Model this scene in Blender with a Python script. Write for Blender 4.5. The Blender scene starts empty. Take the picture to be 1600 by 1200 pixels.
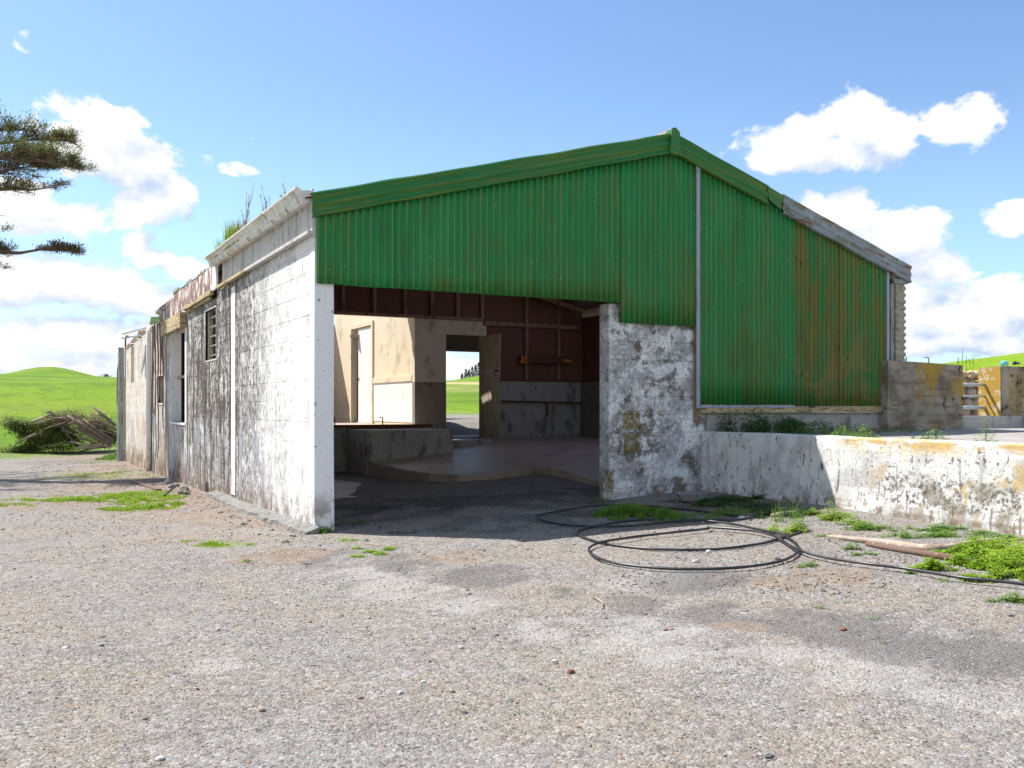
import bpy, math, random
import numpy as np
from mathutils import Vector, noise as mn
R = random.Random(7)
sc = bpy.context.scene
COL = sc.collection
# ------------------------------------------------------------------ camera
CX, CY, CZ = -2.43, -8.34, 1.15
FPX, HOR = 1455.0, 635.0
cr, cw = (.8812, -.4727), (.4727, .8812)
cd = bpy.data.cameras.new('camera'); cam = bpy.data.objects.new('camera', cd); COL.objects.link(cam)
cam.location = (CX, CY, CZ)
cam.rotation_euler = (math.radians(90), 0, -math.atan2(cw[0], cw[1]))
cd.sensor_width = 36; cd.lens = FPX/1600*36; cd.shift_y = (HOR-600)/1600
cd.clip_start = .05; cd.clip_end = 4000
sc.camera = cam
# ------------------------------------------------------------------ light
SUNH = (-.45, .565)                       # horizontal direction towards the sun per metre of height
el = math.atan2(1, math.hypot(*SUNH)); az = math.atan2(SUNH[0], SUNH[1])
sl = bpy.data.lights.new('sun', 'SUN'); so = bpy.data.objects.new('sun', sl); COL.objects.link(so)
sl.energy = 4.6; sl.angle = math.radians(.5); sl.color = (1, .955, .88)
so.rotation_euler = Vector((SUNH[0], SUNH[1], 1)).to_track_quat('Z', 'Y').to_euler()
so.location = (0, 0, 30)
sc.view_settings.view_transform = 'Standard'; sc.view_settings.look = 'None'
sc.view_settings.exposure = 1.0; sc.view_settings.gamma = 1
sc.view_settings.use_curve_mapping = False
sc.cycles.use_denoising = True
sc.cycles.max_bounces = 10; sc.cycles.diffuse_bounces = 6
sc.cycles.transparent_max_bounces = 8
sc.cycles.sample_clamp_indirect = 6

class NT:
    """small helper over a node tree"""
    def __init__(s, nt): s.nt = nt; s.n = nt.nodes; s.l = nt.links
    def new(s, t, **kw):
        nd = s.n.new(t)
        for k, v in kw.items(): setattr(nd, k, v)
        return nd
    def put(s, sock, v):
        if v is None: return
        if hasattr(v, 'is_linked') or isinstance(v, bpy.types.NodeSocket): s.l.new(v, sock)
        else:
            if isinstance(v, (tuple, list)) and len(v) == 3 and sock.type == 'RGBA': v = (*v, 1)
            sock.default_value = v
    def m(s, op, a, b=None, c=None, clamp=False):
        nd = s.new('ShaderNodeMath', operation=op); nd.use_clamp = clamp
        for i, v in enumerate((a, b, c)):
            if v is not None: s.put(nd.inputs[i], v)
        return nd.outputs[0]
    def vm(s, op, a, b=None, out=0):
        nd = s.new('ShaderNodeVectorMath', operation=op); s.put(nd.inputs[0], a)
        if b is not None: s.put(nd.inputs[1], b)
        return nd.outputs[out]
    def mix(s, f, a, b):
        nd = s.new('ShaderNodeMix', data_type='RGBA'); s.put(nd.inputs[0], f); s.put(nd.inputs[6], a); s.put(nd.inputs[7], b)
        return nd.outputs[2]
    def ss(s, v, lo, hi, a=0., b=1.):
        nd = s.new('ShaderNodeMapRange', interpolation_type='SMOOTHSTEP')
        if hi < lo: lo, hi, a, b = hi, lo, b, a
        s.put(nd.inputs[0], v); s.put(nd.inputs[1], lo); s.put(nd.inputs[2], hi); s.put(nd.inputs[3], a); s.put(nd.inputs[4], b)
        return nd.outputs[0]
    def lin(s, v, lo, hi, a=0., b=1.):
        nd = s.new('ShaderNodeMapRange'); s.put(nd.inputs[0], v)
        for i, q in enumerate((lo, hi, a, b)): s.put(nd.inputs[1+i], q)
        return nd.outputs[0]
    def pos(s):
        if not hasattr(s, '_p'): s._p = s.new('ShaderNodeNewGeometry').outputs['Position']
        return s._p
    def xyz(s):
        if not hasattr(s, '_x'):
            nd = s.new('ShaderNodeSeparateXYZ'); s.l.new(s.pos(), nd.inputs[0]); s._x = nd.outputs
        return s._x
    def noise(s, scale=(1, 1, 1), detail=4, rough=.55, off=0, dist=0, vec=None, col=False):
        if isinstance(scale, (int, float)): scale = (scale,)*3
        v = s.vm('MULTIPLY', vec if vec is not None else s.pos(), scale)
        if off: v = s.vm('ADD', v, (off, off*1.7, off*.6))
        nd = s.new('ShaderNodeTexNoise'); s.l.new(v, nd.inputs['Vector'])
        nd.inputs['Scale'].default_value = 1; nd.inputs['Detail'].default_value = detail
        nd.inputs['Roughness'].default_value = rough; nd.inputs['Distortion'].default_value = dist
        return nd.outputs[1 if col else 0]
    def vor(s, scale, out=0, feature='F1'):
        if isinstance(scale, (int, float)): scale = (scale,)*3
        nd = s.new('ShaderNodeTexVoronoi', feature=feature); s.l.new(s.vm('MULTIPLY', s.pos(), scale), nd.inputs['Vector'])
        nd.inputs['Scale'].default_value = 1
        return nd.outputs[out]

# ------------------------------------------------------------------ world: sky and cumulus by direction
w = bpy.data.worlds.new('World'); sc.world = w; w.use_nodes = True
T = NT(w.node_tree); T.n.clear()
sky = T.new('ShaderNodeTexSky', sky_type='NISHITA'); sky.sun_disc = False
sky.sun_elevation = el; sky.sun_rotation = az; sky.air_density = 1.0; sky.dust_density = .6; sky.ozone_density = 2.2
FWD = math.atan2(cw[0], cw[1])
BLOBS = [  # cumulus: centre and radii, as degrees-like units from the compass bearing the yard faces
 (150,225,95,62),(205,265,85,72),(110,205,50,34),(232,330,62,62),(190,190,42,26),(225,385,48,22),(262,300,38,46),(60,335,92,38),(20,300,60,36),
 (52,58,20,20),(300,248,30,13),(392,210,20,10),(365,262,40,10),(255,405,52,26),(300,425,34,30),(60,430,110,52),(165,440,70,46),(215,470,90,36),
 (60,520,190,38),(230,530,120,40),(300,480,90,34),(90,575,230,26),(262,232,26,8),
 (1235,222,92,42),(1330,190,72,46),(1388,210,52,46),(1290,245,140,32),(1495,203,56,44),(1445,200,40,14),(1530,205,32,16),
 (1320,330,84,46),(1275,310,36,20),(1410,360,66,48),(1365,365,80,60),(1448,330,26,10),(1440,425,86,40),(1500,500,140,34),(1575,342,48,26),
 (1560,450,60,34),(1500,465,60,30),(1600,470,50,48),(1430,470,60,40),(1550,535,150,20),(1450,545,120,22),(715,575,140,26),(900,585,200,20)]
g = bpy.data.node_groups.new('cloud_density', 'ShaderNodeTree')
g.interface.new_socket('Vector', in_out='INPUT', socket_type='NodeSocketVector')
g.interface.new_socket('Density', in_out='OUTPUT', socket_type='NodeSocketFloat')
G = NT(g); gi = G.new('NodeGroupInput'); go = G.new('NodeGroupOutput')
sx = G.new('ShaderNodeSeparateXYZ'); G.l.new(G.vm('NORMALIZE', gi.outputs[0]), sx.inputs[0])
dx, dy, dz = sx.outputs
a_ = G.m('ARCTAN2', G.m('SUBTRACT', G.m('MULTIPLY', dx, math.cos(FWD)), G.m('MULTIPLY', dy, math.sin(FWD))),
         G.m('ADD', G.m('MULTIPLY', dx, math.sin(FWD)), G.m('MULTIPLY', dy, math.cos(FWD))))
v_ = G.m('ARCSINE', dz)
cmb = G.new('ShaderNodeCombineXYZ'); G.l.new(a_, cmb.inputs[0]); G.l.new(v_, cmb.inputs[1]); cmb.inputs[2].default_value = 3.3
uv = cmb.outputs[0]
warp = G.noise((9, 11, 1), 3, .5, vec=uv, col=True)
uvw = G.vm('ADD', uv, G.vm('MULTIPLY', G.vm('SUBTRACT', warp, (.5, .5, .5)), (.055, .04, 0)))
sw = G.new('ShaderNodeSeparateXYZ'); G.l.new(uvw, sw.inputs[0]); U, V = sw.outputs[0], sw.outputs[1]
F = None
for (px, py, rx, ry) in BLOBS:
    u0 = math.atan((px-800)/FPX); v0 = math.atan((HOR-py)/FPX*math.cos(u0))
    q = G.m('ADD', G.m('POWER', G.m('MULTIPLY', G.m('SUBTRACT', U, u0), FPX/rx), 2), G.m('POWER', G.m('MULTIPLY', G.m('SUBTRACT', V, v0), FPX/ry), 2))
    f = G.m('MINIMUM', G.m('SUBTRACT', 1.0, G.m('SQRT', q)), .22 if ry < 17 or rx < 24 else .85)
    F = f if F is None else G.m('SMOOTH_MAX', F, f, .12)
big = G.noise((2.2, 5.5, 1), 2, .5, off=4, vec=uv)
Gen = G.m('ADD', G.m('MULTIPLY', G.m('SUBTRACT', big, .47), 5.0), G.lin(V, 0, .9, .7, -.5))  # cloud cover outside the view, thickened to add ambient light
out_f = G.ss(G.m('ABSOLUTE', U), .56, .74)
F = G.m('MAXIMUM', F, G.m('ADD', Gen, G.m('MULTIPLY', G.m('SUBTRACT', 1.0, out_f), -4)))
F = G.m('MAXIMUM', F, -1.2)
fb = G.noise((22, 28, 1), 10, .61, vec=uvw)
F = G.m('ADD', F, G.m('MULTIPLY', G.m('SUBTRACT', fb, .5), 2.3))
G.l.new(F, go.inputs[0])
gc = T.new('ShaderNodeTexCoord').outputs['Generated']
def dens(v):
    nd = T.new('ShaderNodeGroup'); nd.node_tree = g; T.l.new(v, nd.inputs[0]); return nd.outputs[0]
D0 = dens(gc)
D1 = dens(T.vm('ADD', gc, (-.020*cr[0], -.020*cr[1], .030)))
alpha = T.ss(D0, .06, .40)
lit = T.m('ADD', T.m('MULTIPLY', T.m('SUBTRACT', D0, D1), 1.0), .66, clamp=True)
thick = T.ss(D0, .55, 1.5)
lit = T.m('SUBTRACT', lit, T.m('MULTIPLY', thick, .12), clamp=True)
ccol = T.mix(lit, (.50, .62, .82), (1.0, 1.0, 1.0))
sxz = T.new('ShaderNodeSeparateXYZ'); T.l.new(gc, sxz.inputs[0])
hz = T.ss(sxz.outputs[2], .34, -.02)
skyc = T.mix(T.m('MULTIPLY', hz, .35), sky.outputs[0], (4.6, 6.8, 9.4))
skyc = T.vm('MULTIPLY', skyc, (.90, .99, 1.08))
b1 = T.new('ShaderNodeBackground'); T.put(b1.inputs[0], skyc); b1.inputs[1].default_value = .092
b2 = T.new('ShaderNodeBackground'); T.put(b2.inputs[0], ccol); b2.inputs[1].default_value = .56
mx = T.new('ShaderNodeMixShader'); T.put(mx.inputs[0], alpha); T.l.new(b1.outputs[0], mx.inputs[1]); T.l.new(b2.outputs[0], mx.inputs[2])
wo = T.new('ShaderNodeOutputWorld'); T.l.new(mx.outputs[0], wo.inputs[0])
w.cycles.sampling_method = 'MANUAL'; w.cycles.sample_map_resolution = 512

# ------------------------------------------------------------------ materials
def C(h):  # sRGB hex -> linear
    h = h.lstrip('#'); o = []
    for i in (0, 2, 4):
        c = int(h[i:i+2], 16)/255; o.append(c/12.92 if c <= .04045 else ((c+.055)/1.055)**2.4)
    return tuple(o)
def weather(name, base, layers=(), rough=.85, bump=.3, bscale=40, bdist=.004, metal=0, spec=.3, rnd=0.0, extra=None, slope=False):
    """procedural surface: base colour and stain layers (colour, scale, lo, hi, amount, gates)"""
    m = bpy.data.materials.new(name); m.use_nodes = True; t = NT(m.node_tree); t.n.clear()
    out = t.new('ShaderNodeOutputMaterial'); bs = t.new('ShaderNodeBsdfPrincipled'); t.l.new(bs.outputs[0], out.inputs[0])
    c = base
    if slope:   # grain runs along the two roof slopes
        q = t.new('ShaderNodeCombineXYZ'); X_, Y_, Z_ = t.xyz()
        t.l.new(X_, q.inputs[0]); t.l.new(Y_, q.inputs[1]); t.l.new(t.m('ADD', Z_, t.m('MULTIPLY', t.m('ABSOLUTE', t.m('SUBTRACT', X_, 4.03)), .29)), q.inputs[2]); t._p = q.outputs[0]
    if rnd:
        oi = t.new('ShaderNodeObjectInfo').outputs['Random']
        c = t.mix(t.m('MULTIPLY', oi, rnd), base, tuple(x*.45 for x in base))
    for i, L in enumerate(layers):
        col, scale, lo, hi, amt = L[:5]
        f = t.ss(t.noise(scale, 6, .62, off=3.1*(i+1), dist=.2), lo, hi)
        f = t.m('MULTIPLY', f, amt)
        for (ax, a, b) in (L[5] if len(L) > 5 else ()):
            jit = t.m('MULTIPLY', t.m('SUBTRACT', t.noise((1.3, 1.3, .8), 4, .6, off=9+i), .5), abs(b-a)*1.2)
            f = t.m('MULTIPLY', f, t.ss(t.m('ADD', t.xyz()['XYZ'.index(ax)], jit), a, b))
        c = t.mix(f, c, col)
    if extra: c = extra(t, c)
    t.put(bs.inputs['Base Color'], c); bs.inputs['Roughness'].default_value = rough
    bs.inputs['Metallic'].default_value = metal; bs.inputs['Specular IOR Level'].default_value = spec
    if bump:
        bn = t.new('ShaderNodeBump'); bn.inputs['Strength'].default_value = bump; bn.inputs['Distance'].default_value = bdist
        t.l.new(t.noise(bscale, 6, .65), bn.inputs['Height']); t.l.new(bn.outputs[0], bs.inputs['Normal'])
    return m
def leafmat(name, c1, c2, sc_=3, rough=.55, tr=.35):
    m = bpy.data.materials.new(name); m.use_nodes = True; t = NT(m.node_tree); t.n.clear()
    out = t.new('ShaderNodeOutputMaterial'); bs = t.new('ShaderNodeBsdfPrincipled'); bs.inputs['Roughness'].default_value = rough
    bs.inputs['Specular IOR Level'].default_value = .25
    c = t.mix(t.ss(t.noise(sc_, 4, .7), .35, .65), c1, c2); t.put(bs.inputs['Base Color'], c)
    tl = t.new('ShaderNodeBsdfTranslucent'); t.put(tl.inputs[0], c)
    mx = t.new('ShaderNodeMixShader'); mx.inputs[0].default_value = tr
    t.l.new(bs.outputs[0], mx.inputs[1]); t.l.new(tl.outputs[0], mx.inputs[2]); t.l.new(mx.outputs[0], out.inputs[0])
    return m
GRIME = (.075, .062, .052); BRN = (.16, .10, .065); LICH = (.34, .24, .03)
def wallx(t, c):   # course joints show as thin dirt lines, damp brown foot
    return c
M = {}
M['side'] = weather('weathered_white_block', (.74, .74, .735), [
    ((.33, .31, .29), (1.2, 1.3, .8), .42, .72, .55, [('Y', .6, 2.6)]),
    ((.36, .36, .37), (9, 5, 1.6), .44, .64, .8, [('Y', .3, 2.2)]), ((.42, .41, .40), (5, 3, 5), .52, .62, .55),
    (GRIME, (44, 30, 15), .45, .57, .92, [('Y', 1.5, 2.7), ('Y', 8.2, 6.4)]),
    (GRIME, (60, 30, 16), .56, .63, .8, [('Y', .2, 1.6)]), (GRIME, (60, 26, 9), .63, .66, .85),
    ((.20, .19, .18), (90, 70, 50), .53, .60, .7, [('Y', .8, 2.2)]), ((.74, .74, .73), (6, 3, 3.2), .56, .62, .7),
    ((.085, .065, .05), (50, 7, 1.1), .455, .555, .95, [('Y', 2.6, 3.6), ('Y', 8.4, 7.2), ('Z', 2.9, 2.3)]), ((.30, .31, .36), (9, 5, 1.4), .48, .60, .8, [('Y', 1.3, 2.2), ('Z', 1.1, .9)]),
    (GRIME, (40, 16, 1.8), .58, .66, .75, [('Y', 1.0, 3.5)]),
    ((.06, .052, .042), (44, 24, 14), .47, .56, .85, [('Y', 3.3, 4.0), ('Y', 6.9, 6.0), ('Z', .75, 1.1)]),
    ((.62, .53, .42), (2, 1.4, .6), .35, .6, .65, [('Y', 9.0, 11)]),
    ((.20, .13, .08), (40, 9, 1.2), .45, .58, .9, [('Y', 8.8, 9.4), ('Y', 11.0, 10.3)]),
    ((.36, .24, .13), (8, 4, 1.2), .5, .66, .6, [('Y', 6.0, 8), ('Z', 1.2, .7)]),
    (BRN, (14, 7, 5), .36, .56, .9, [('Z', .42, -.05)]),
    ((.30, .19, .03), (5, 3, 8), .58, .66, .8, [('Z', .3, .1), ('Y', 2.5, 4)])],
    rough=.9, bump=.55, bscale=55, bdist=.006, spec=.15)
def ray(px): k = (px-800)/FPX; return cw[0]+cr[0]*k, cw[1]+cr[1]*k
def frontx(t, c):   # two olive lichen growths and smaller ones on the pier, each with its own ragged edge
    x = t.xyz(); n = t.m('MULTIPLY', t.m('SUBTRACT', t.noise((22, 22, 16), 6, .7, off=51), .5), .16)
    tot = None
    for (a, b, c_, d_) in ((972, 1001, 641, 672), (974, 998, 676, 708), (1027, 1040, 642, 651), (1028, 1036, 616, 624), (950, 960, 735, 770)):
        pa = ray((a+b)/2); t_ = -CY/pa[1]; xc = CX+pa[0]*t_; zc = CZ+(HOR-(c_+d_)/2)*t_/FPX; wx_ = (b-a)/2*.0083; wz_ = (d_-c_)/2*t_/FPX
        u = t.m('SUBTRACT', wx_, t.m('ABSOLUTE', t.m('SUBTRACT', x[0], xc))); v = t.m('SUBTRACT', wz_, t.m('ABSOLUTE', t.m('SUBTRACT', x[2], zc)))
        q = t.ss(t.m('ADD', t.m('MINIMUM', u, v), n), -.012, .022); tot = q if tot is None else t.m('MAXIMUM', tot, q)
    sp = t.ss(t.noise((60, 60, 40), 4, .7, off=52), .62, .5)
    return t.mix(t.m('MULTIPLY', t.m('MULTIPLY', tot, sp), .88), c, (.165, .125, .012))
M['front'] = weather('mouldy_white_block', (.78, .79, .81), [
    ((.30, .30, .31), (3.0, 3.5, 3.4), .38, .56, .85, [('X', 3.0, 3.35)]),
    ((.13, .115, .09), (4.2, 6, 4.6), .50, .60, .85, [('X', 3.1, 3.4)]),
    ((.70, .71, .73), (16, 16, 20), .55, .62, .7),
    (GRIME, (26, 26, 30), .55, .64, .6, [('X', 3.0, 3.3)]),
    (GRIME, (14, 14, 9), .62, .68, .7),
    ((.10, .085, .06), (9, 9, 9), .56, .66, .75, [('X', 2.8, 3.3), ('Z', .55, 1.1)]),
    ((.75, .76, .78), (7, 7, 5), .60, .64, .6), ((.14, .14, .14), (60, 60, 60), .64, .68, .7),
    ((.20, .16, .11), (6, 6, 5), .42, .6, .9, [('Z', .42, .12)])],
    rough=.92, bump=.6, bscale=50, bdist=.006, spec=.12, extra=frontx)
def low_x(t, c):   # yellow lichen along the coping and in patches, as on the wall itself
    x = t.xyz()
    f = t.m('MULTIPLY', t.ss(x[2], .70, .83), t.ss(t.noise((6, 2.2, 9), 6, .65), .42, .58))
    f = t.m('MULTIPLY', f, t.ss(x[1], -2.0, -2.35))
    c = t.mix(t.m('MULTIPLY', f, .8), c, (.42, .26, .05))
    f = t.m('MULTIPLY', t.ss(t.noise((5, 3.2, 3.2), 4, .55, off=31), .56, .64), t.ss(x[1], -2.2, -3.0))
    return t.mix(t.m('MULTIPLY', f, .75), c, (.50, .36, .16))
M['low'] = weather('whitewashed_concrete', (.70, .70, .685), [
    ((.42, .41, .41), (4, 2.4, 2.6), .44, .64, .75), ((.30, .29, .28), (16, 9, 2.2), .54, .66, .6),
    ((.055, .05, .045), (30, 24, 26), .47, .60, .85, [('Z', .66, .52), ('Z', .24, .34), ('Y', -2.3, -2.8), ('Y', -4.6, -4.0)]), ((.07, .06, .05), (34, 30, 34), .60, .64, .85, [('Y', -2.0, -2.6)]),
    ((.20, .17, .13), (6, 4, 6), .42, .62, .75, [('Z', .60, .46), ('Y', -2.5, -3.0), ('Y', -4.6, -4.0)]),
    (GRIME, (30, 22, 9), .60, .65, .85), ((.25, .23, .21), (70, 70, 70), .56, .63, .6),
    ((.13, .12, .115), (20, 20, 2), .61, .66, .8, [('Z', .9, .4)]),
    ((.20, .15, .10), (9, 7, 6), .47, .6, .9, [('Z', .40, .22)])],
    rough=.9, bump=.6, bscale=38, bdist=.008, spec=.12, extra=low_x)
def sheetx(rust):
    def fx(t, c):
        x = t.xyz()
        wv = t.m('SINE', t.m('MULTIPLY', x[0], 2*math.pi/.0715))     # lichen sits on one flank of the corrugation
        fl = t.ss(wv, -.2, .8)
        n = t.ss(t.noise((4, 1, .9), 6, .65, off=2), .44, .66)
        c = t.mix(t.m('MULTIPLY', t.m('MULTIPLY', fl, n), .72 if not rust else .95), c, (.115, .14, .018) if not rust else (.17, .145, .022))
        fr = t.m('MULTIPLY', t.ss(wv, .86, 1.0), t.ss(t.noise((11, 1, .5), 3, .6, off=7), .44, .55))
        c = t.mix(t.m('MULTIPLY', fr, .42), c, (.22, .28, .10))
        # bird lime and paint chips
        sp = t.vor((30, 1, 16), 0); k = t.m('MULTIPLY', t.ss(sp, .13, .06), t.ss(t.noise((3, 1, 3), 3, .6, off=14), .54, .62))
        return t.mix(k, c, (.5, .6, .5))
    return fx
GRN = (.015, .200, .052)
M['sheet'] = weather('green_painted_corrugated_iron', GRN, [
    ((.020, .25, .08), (3.0, 1, .8), .5, .7, .6),
    ((.07, .12, .018), (2.4, 1, 1.2), .44, .66, .6, [('Z', 3.1, 2.1)]), ((.07, .13, .025), (1.0, 1, .9), .52, .70, .45),
    ((.03, .10, .03), (5, 1, 1), .5, .7, .5), ((.075, .20, .07), (12, 1, .35), .56, .68, .45),
    ((.10, .045, .018), (24, 1, 5), .66, .70, .7)], rough=.5, bump=.12, bscale=18, spec=.3, extra=sheetx(False))
M['sheet_rust'] = weather('rusting_green_corrugated_iron', (.025, .16, .038), [
    ((.13, .12, .02), (7, 1, .9), .44, .60, .9),
    ((.20, .15, .05), (2.0, 1, 2.4), .50, .64, .7, [('Z', 2.35, 1.85)]),
    ((.15, .07, .02), (16, 1, 1.3), .55, .66, .7),
    ((.035, .018, .012), (28, 1, 4.5), .645, .675, .9)], rough=.6, bump=.2, bscale=22, spec=.3, extra=sheetx(True))
M['trim'] = weather('green_lichened_trim', (.022, .155, .038), [
    ((.13, .18, .025), (.8, 1, 22), .45, .62, .6), ((.12, .13, .04), (2.5, 1, 14), .60, .68, .6),
    ((.5, .52, .48), (9, 3, 12), .70, .72, .7)], rough=.5, spec=.3, bump=.15, bscale=20, slope=True)
M['galv'] = weather('galvanised_rusty_trim', (.24, .28, .32), [
    ((.13, .15, .05), (4, 2, 9), .48, .62, .6), ((.17, .065, .025), (2.2, 1.2, 14), .52, .57, .85),
    ((.40, .43, .47), (10, 4, 12), .55, .66, .5)], rough=.55, metal=.1, bump=.25, bscale=25, slope=True)
M['zinc'] = weather('zinc_flashing', (.30, .33, .39), [((.16, .17, .19), (22, 8, 5), .5, .66, .6), ((.20, .19, .14), (9, 9, 3), .58, .7, .5)], rough=.5, metal=.2, bump=.1)
M['gutter'] = weather('white_painted_gutter', (.72, .71, .68), [
    ((.05, .045, .04), (3, 34, 3), .585, .63, .9), ((.05, .045, .04), (8, 60, 9), .60, .64, .8), ((.42, .37, .27), (6, 2.4, 8), .5, .66, .55)], rough=.55, bump=.15, spec=.4)
M['board'] = weather('grey_white_board', (.50, .49, .48), [((.22, .21, .19), (6, 9, 2), .48, .66, .7), ((.05, .045, .04), (30, 28, 6), .6, .66, .8)], rough=.85)
M['ochre'] = weather('bare_ochre_timber', (.46, .37, .21), [((.24, .19, .13), (5, 3, 14), .46, .6, .75), ((.10, .075, .045), (8, 4, 22), .52, .62, .85), ((.66, .58, .42), (10, 6, 30), .56, .66, .6)], rough=.85, bump=.35)
M['peel'] = weather('peeling_brown_fascia', (.22, .13, .11), [((.74, .70, .68), (26, 9, 3.2), .515, .56, .95), ((.055, .04, .035), (20, 12, 5), .56, .64, .8)], rough=.85, bump=.5, bscale=30)
M['plaster'] = weather('clean_white_render', (.82, .82, .82), [((.45, .42, .38), (20, 14, 3), .56, .68, .6), (GRIME, (40, 40, 30), .63, .67, .7), ((.3, .24, .16), (9, 9, 6), .5, .62, .8, [('Z', .6, .1)])], rough=.8, bump=.3)
M['cream'] = weather('cream_painted_lining', (.66, .57, .42), [
    ((.30, .20, .13), (1.6, 1.6, 1.6), .54, .72, .55), ((.12, .08, .05), (11, 11, 9), .66, .70, .8), ((.70, .60, .42), (7, 7, 2), .5, .7, .5)], rough=.6, bump=.15)
M['whitein'] = weather('white_inside_panel', (.76, .74, .70), [((.45, .36, .25), (4, 4, 3), .58, .7, .5)], rough=.5, bump=.1)
M['dado'] = weather('grey_dado_render', (.22, .195, .17), [((.30, .28, .26), (9, 9, 2), .55, .7, .6), ((.07, .055, .05), (7, 7, 7), .55, .7, .7)], rough=.8)
M['upper'] = weather('grey_cream_render', (.60, .54, .45), [((.22, .18, .15), (5, 5, 3), .52, .7, .6), ((.1, .08, .06), (20, 20, 14), .64, .68, .6)], rough=.8)
M['conc'] = weather('stained_concrete', (.40, .39, .37), [
    ((.34, .34, .34), (4, 4, 3), .5, .68, .6), ((.10, .08, .065), (5, 5, 2), .52, .66, .7), ((.12, .11, .10), (25, 25, 18), .58, .66, .6)], rough=.85, bump=.5, bscale=28, bdist=.01)
def floorx(t, c):
    return t.mix(t.ss(t.noise((4, 14, 1), 6, .7, off=4), .62, .68), c, (.42, .40, .37))
M['slab'] = weather('muddy_concrete_floor', (.42, .345, .29), [((.27, .205, .165), (2, 2, 2), .45, .62, .7), ((.40, .33, .27), (3, 7, 3), .52, .66, .6)], rough=.5, bump=.35, bscale=22, bdist=.01, spec=.4, extra=floorx)
M['brown'] = weather('dark_brown_lining', (.15, .065, .048), [((.20, .10, .08), (3, 3, 2), .5, .7, .6), ((.22, .15, .12), (26, 26, 16), .66, .69, .6)], rough=.7, bump=.1)
M['stud'] = weather('old_brown_stud', (.28, .18, .13), [((.08, .04, .03), (14, 14, 3), .5, .66, .7)], rough=.8)
M['oldwood'] = weather('unpainted_old_timber', (.38, .33, .26), [((.12, .09, .065), (26, 26, 3), .5, .62, .8), ((.36, .32, .26), (18, 18, 2), .58, .68, .5)], rough=.85, bump=.3)
M['greypost'] = weather('silvered_timber', (.30, .32, .31), [((.12, .12, .11), (30, 30, 2.2), .5, .62, .8), ((.52, .55, .56), (26, 26, 3), .56, .66, .7)], rough=.85, bump=.4)
M['rust'] = weather('rusted_steel', (.13, .05, .025), [((.05, .025, .02), (14, 14, 14), .5, .66, .7)], rough=.75)
M['orange'] = weather('orange_rust', (.55, .22, .03), [((.14, .05, .02), (20, 20, 12), .48, .6, .85)], rough=.8)
M['black'] = weather('black_polythene', (.018, .020, .024), [((.10, .11, .12), (9, 9, 9), .55, .72, .5)], rough=.35, spec=.5, bump=.05)
M['metal'] = weather('grey_pipe', (.42, .46, .50), [((.2, .15, .12), (18, 18, 18), .56, .7, .6)], rough=.4, metal=.5, bump=.05)
M['dark'] = weather('dark_void_paint', (.03, .022, .02), rough=.8, bump=0)  # near-black colour standing in for unlit depth in openings and gaps
M['glass'] = weather('dusty_louvre_glass', (.60, .64, .58), [((.20, .22, .18), (9, 9, 9), .48, .66, .6)], rough=.22, spec=.6, bump=.05)
def pillx(t, c):
    x = t.xyz()
    f = t.m('MULTIPLY', t.ss(t.noise((3, 3, 1.0), 6, .65, off=8), .50, .64), .85)
    vx = t.m('ABSOLUTE', t.m('SUBTRACT', x[0], 8.22)); vv_ = t.m('ADD', t.m('SUBTRACT', t.m('MULTIPLY', t.m('SUBTRACT', x[2], 1.05), .42), vx), t.m('MULTIPLY', t.m('SUBTRACT', t.noise((9, 9, 6), 5, .65, off=44), .5), .5)); f = t.m('MAXIMUM', f, t.m('MULTIPLY', t.ss(vv_, .0, .16), .9))
    f = t.m('MULTIPLY', f, t.ss(x[0], 7.75, 7.95))
    c = t.mix(f, c, (.38, .25, .03))
    f = t.m('MULTIPLY', t.ss(t.noise((6, 6, 5), 6, .7, off=15), .585, .61), t.ss(x[0], 7.9, 8.2))
    return t.mix(t.m('MULTIPLY', f, .9), c, (.04, .03, .025))
M['pill'] = weather('lichened_board_marked_concrete', (.33, .29, .23), [
    ((.20, .15, .09), (2, 2, 2.4), .45, .60, .8), ((.14, .12, .095), (3, 3, 4), .45, .62, .75), ((.36, .35, .33), (6, 6, 9), .55, .66, .5), ((.10, .075, .06), (2, 2, 14), .5, .62, .55)],
    rough=.9, bump=.6, bscale=30, bdist=.012, extra=pillx)
M['pilly'] = weather('yellow_lichen_concrete', (.40, .25, .05), [((.55, .48, .36), (9, 9, 9), .52, .6, .8), ((.2, .14, .08), (24, 24, 20), .6, .66, .8)], rough=.9, bump=.8, bscale=45, bdist=.012)
M['terr'] = weather('terrace_concrete', (.30, .285, .27), [((.20, .15, .11), (3, 3, 3), .5, .66, .6), ((.12, .10, .08), (14, 14, 14), .6, .68, .6)], rough=.9, bump=.4)
M['stone'] = weather('field_stone', (.50, .41, .31), [((.55, .34, .10), (5, 5, 5), .50, .62, .8), ((.46, .42, .36), (9, 9, 9), .5, .64, .6), ((.08, .07, .06), (12, 12, 12), .6, .68, .8)], rough=.95, bump=.8, bscale=24, bdist=.02, rnd=.35)
M['fibre'] = weather('fibre_cement_corrugated', (.34, .32, .25), [((.18, .16, .10), (7, 7, 10), .5, .64, .7), ((.36, .34, .06), (6, 6, 5), .56, .66, .5, [('Z', 2.2, 2.6)])], rough=.9, bump=.6)
M['tin_roof'] = weather('aged_roof_iron', (.26, .24, .22), [((.14, .06, .03), (3, 1, 3), .46, .62, .8)], rough=.65, metal=.1)
M['bark'] = weather('grey_brown_bark', (.17, .125, .10), [((.32, .26, .22), (14, 14, 14), .5, .66, .6), ((.06, .045, .035), (20, 20, 6), .5, .66, .7)], rough=.95, bump=.6)
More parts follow.
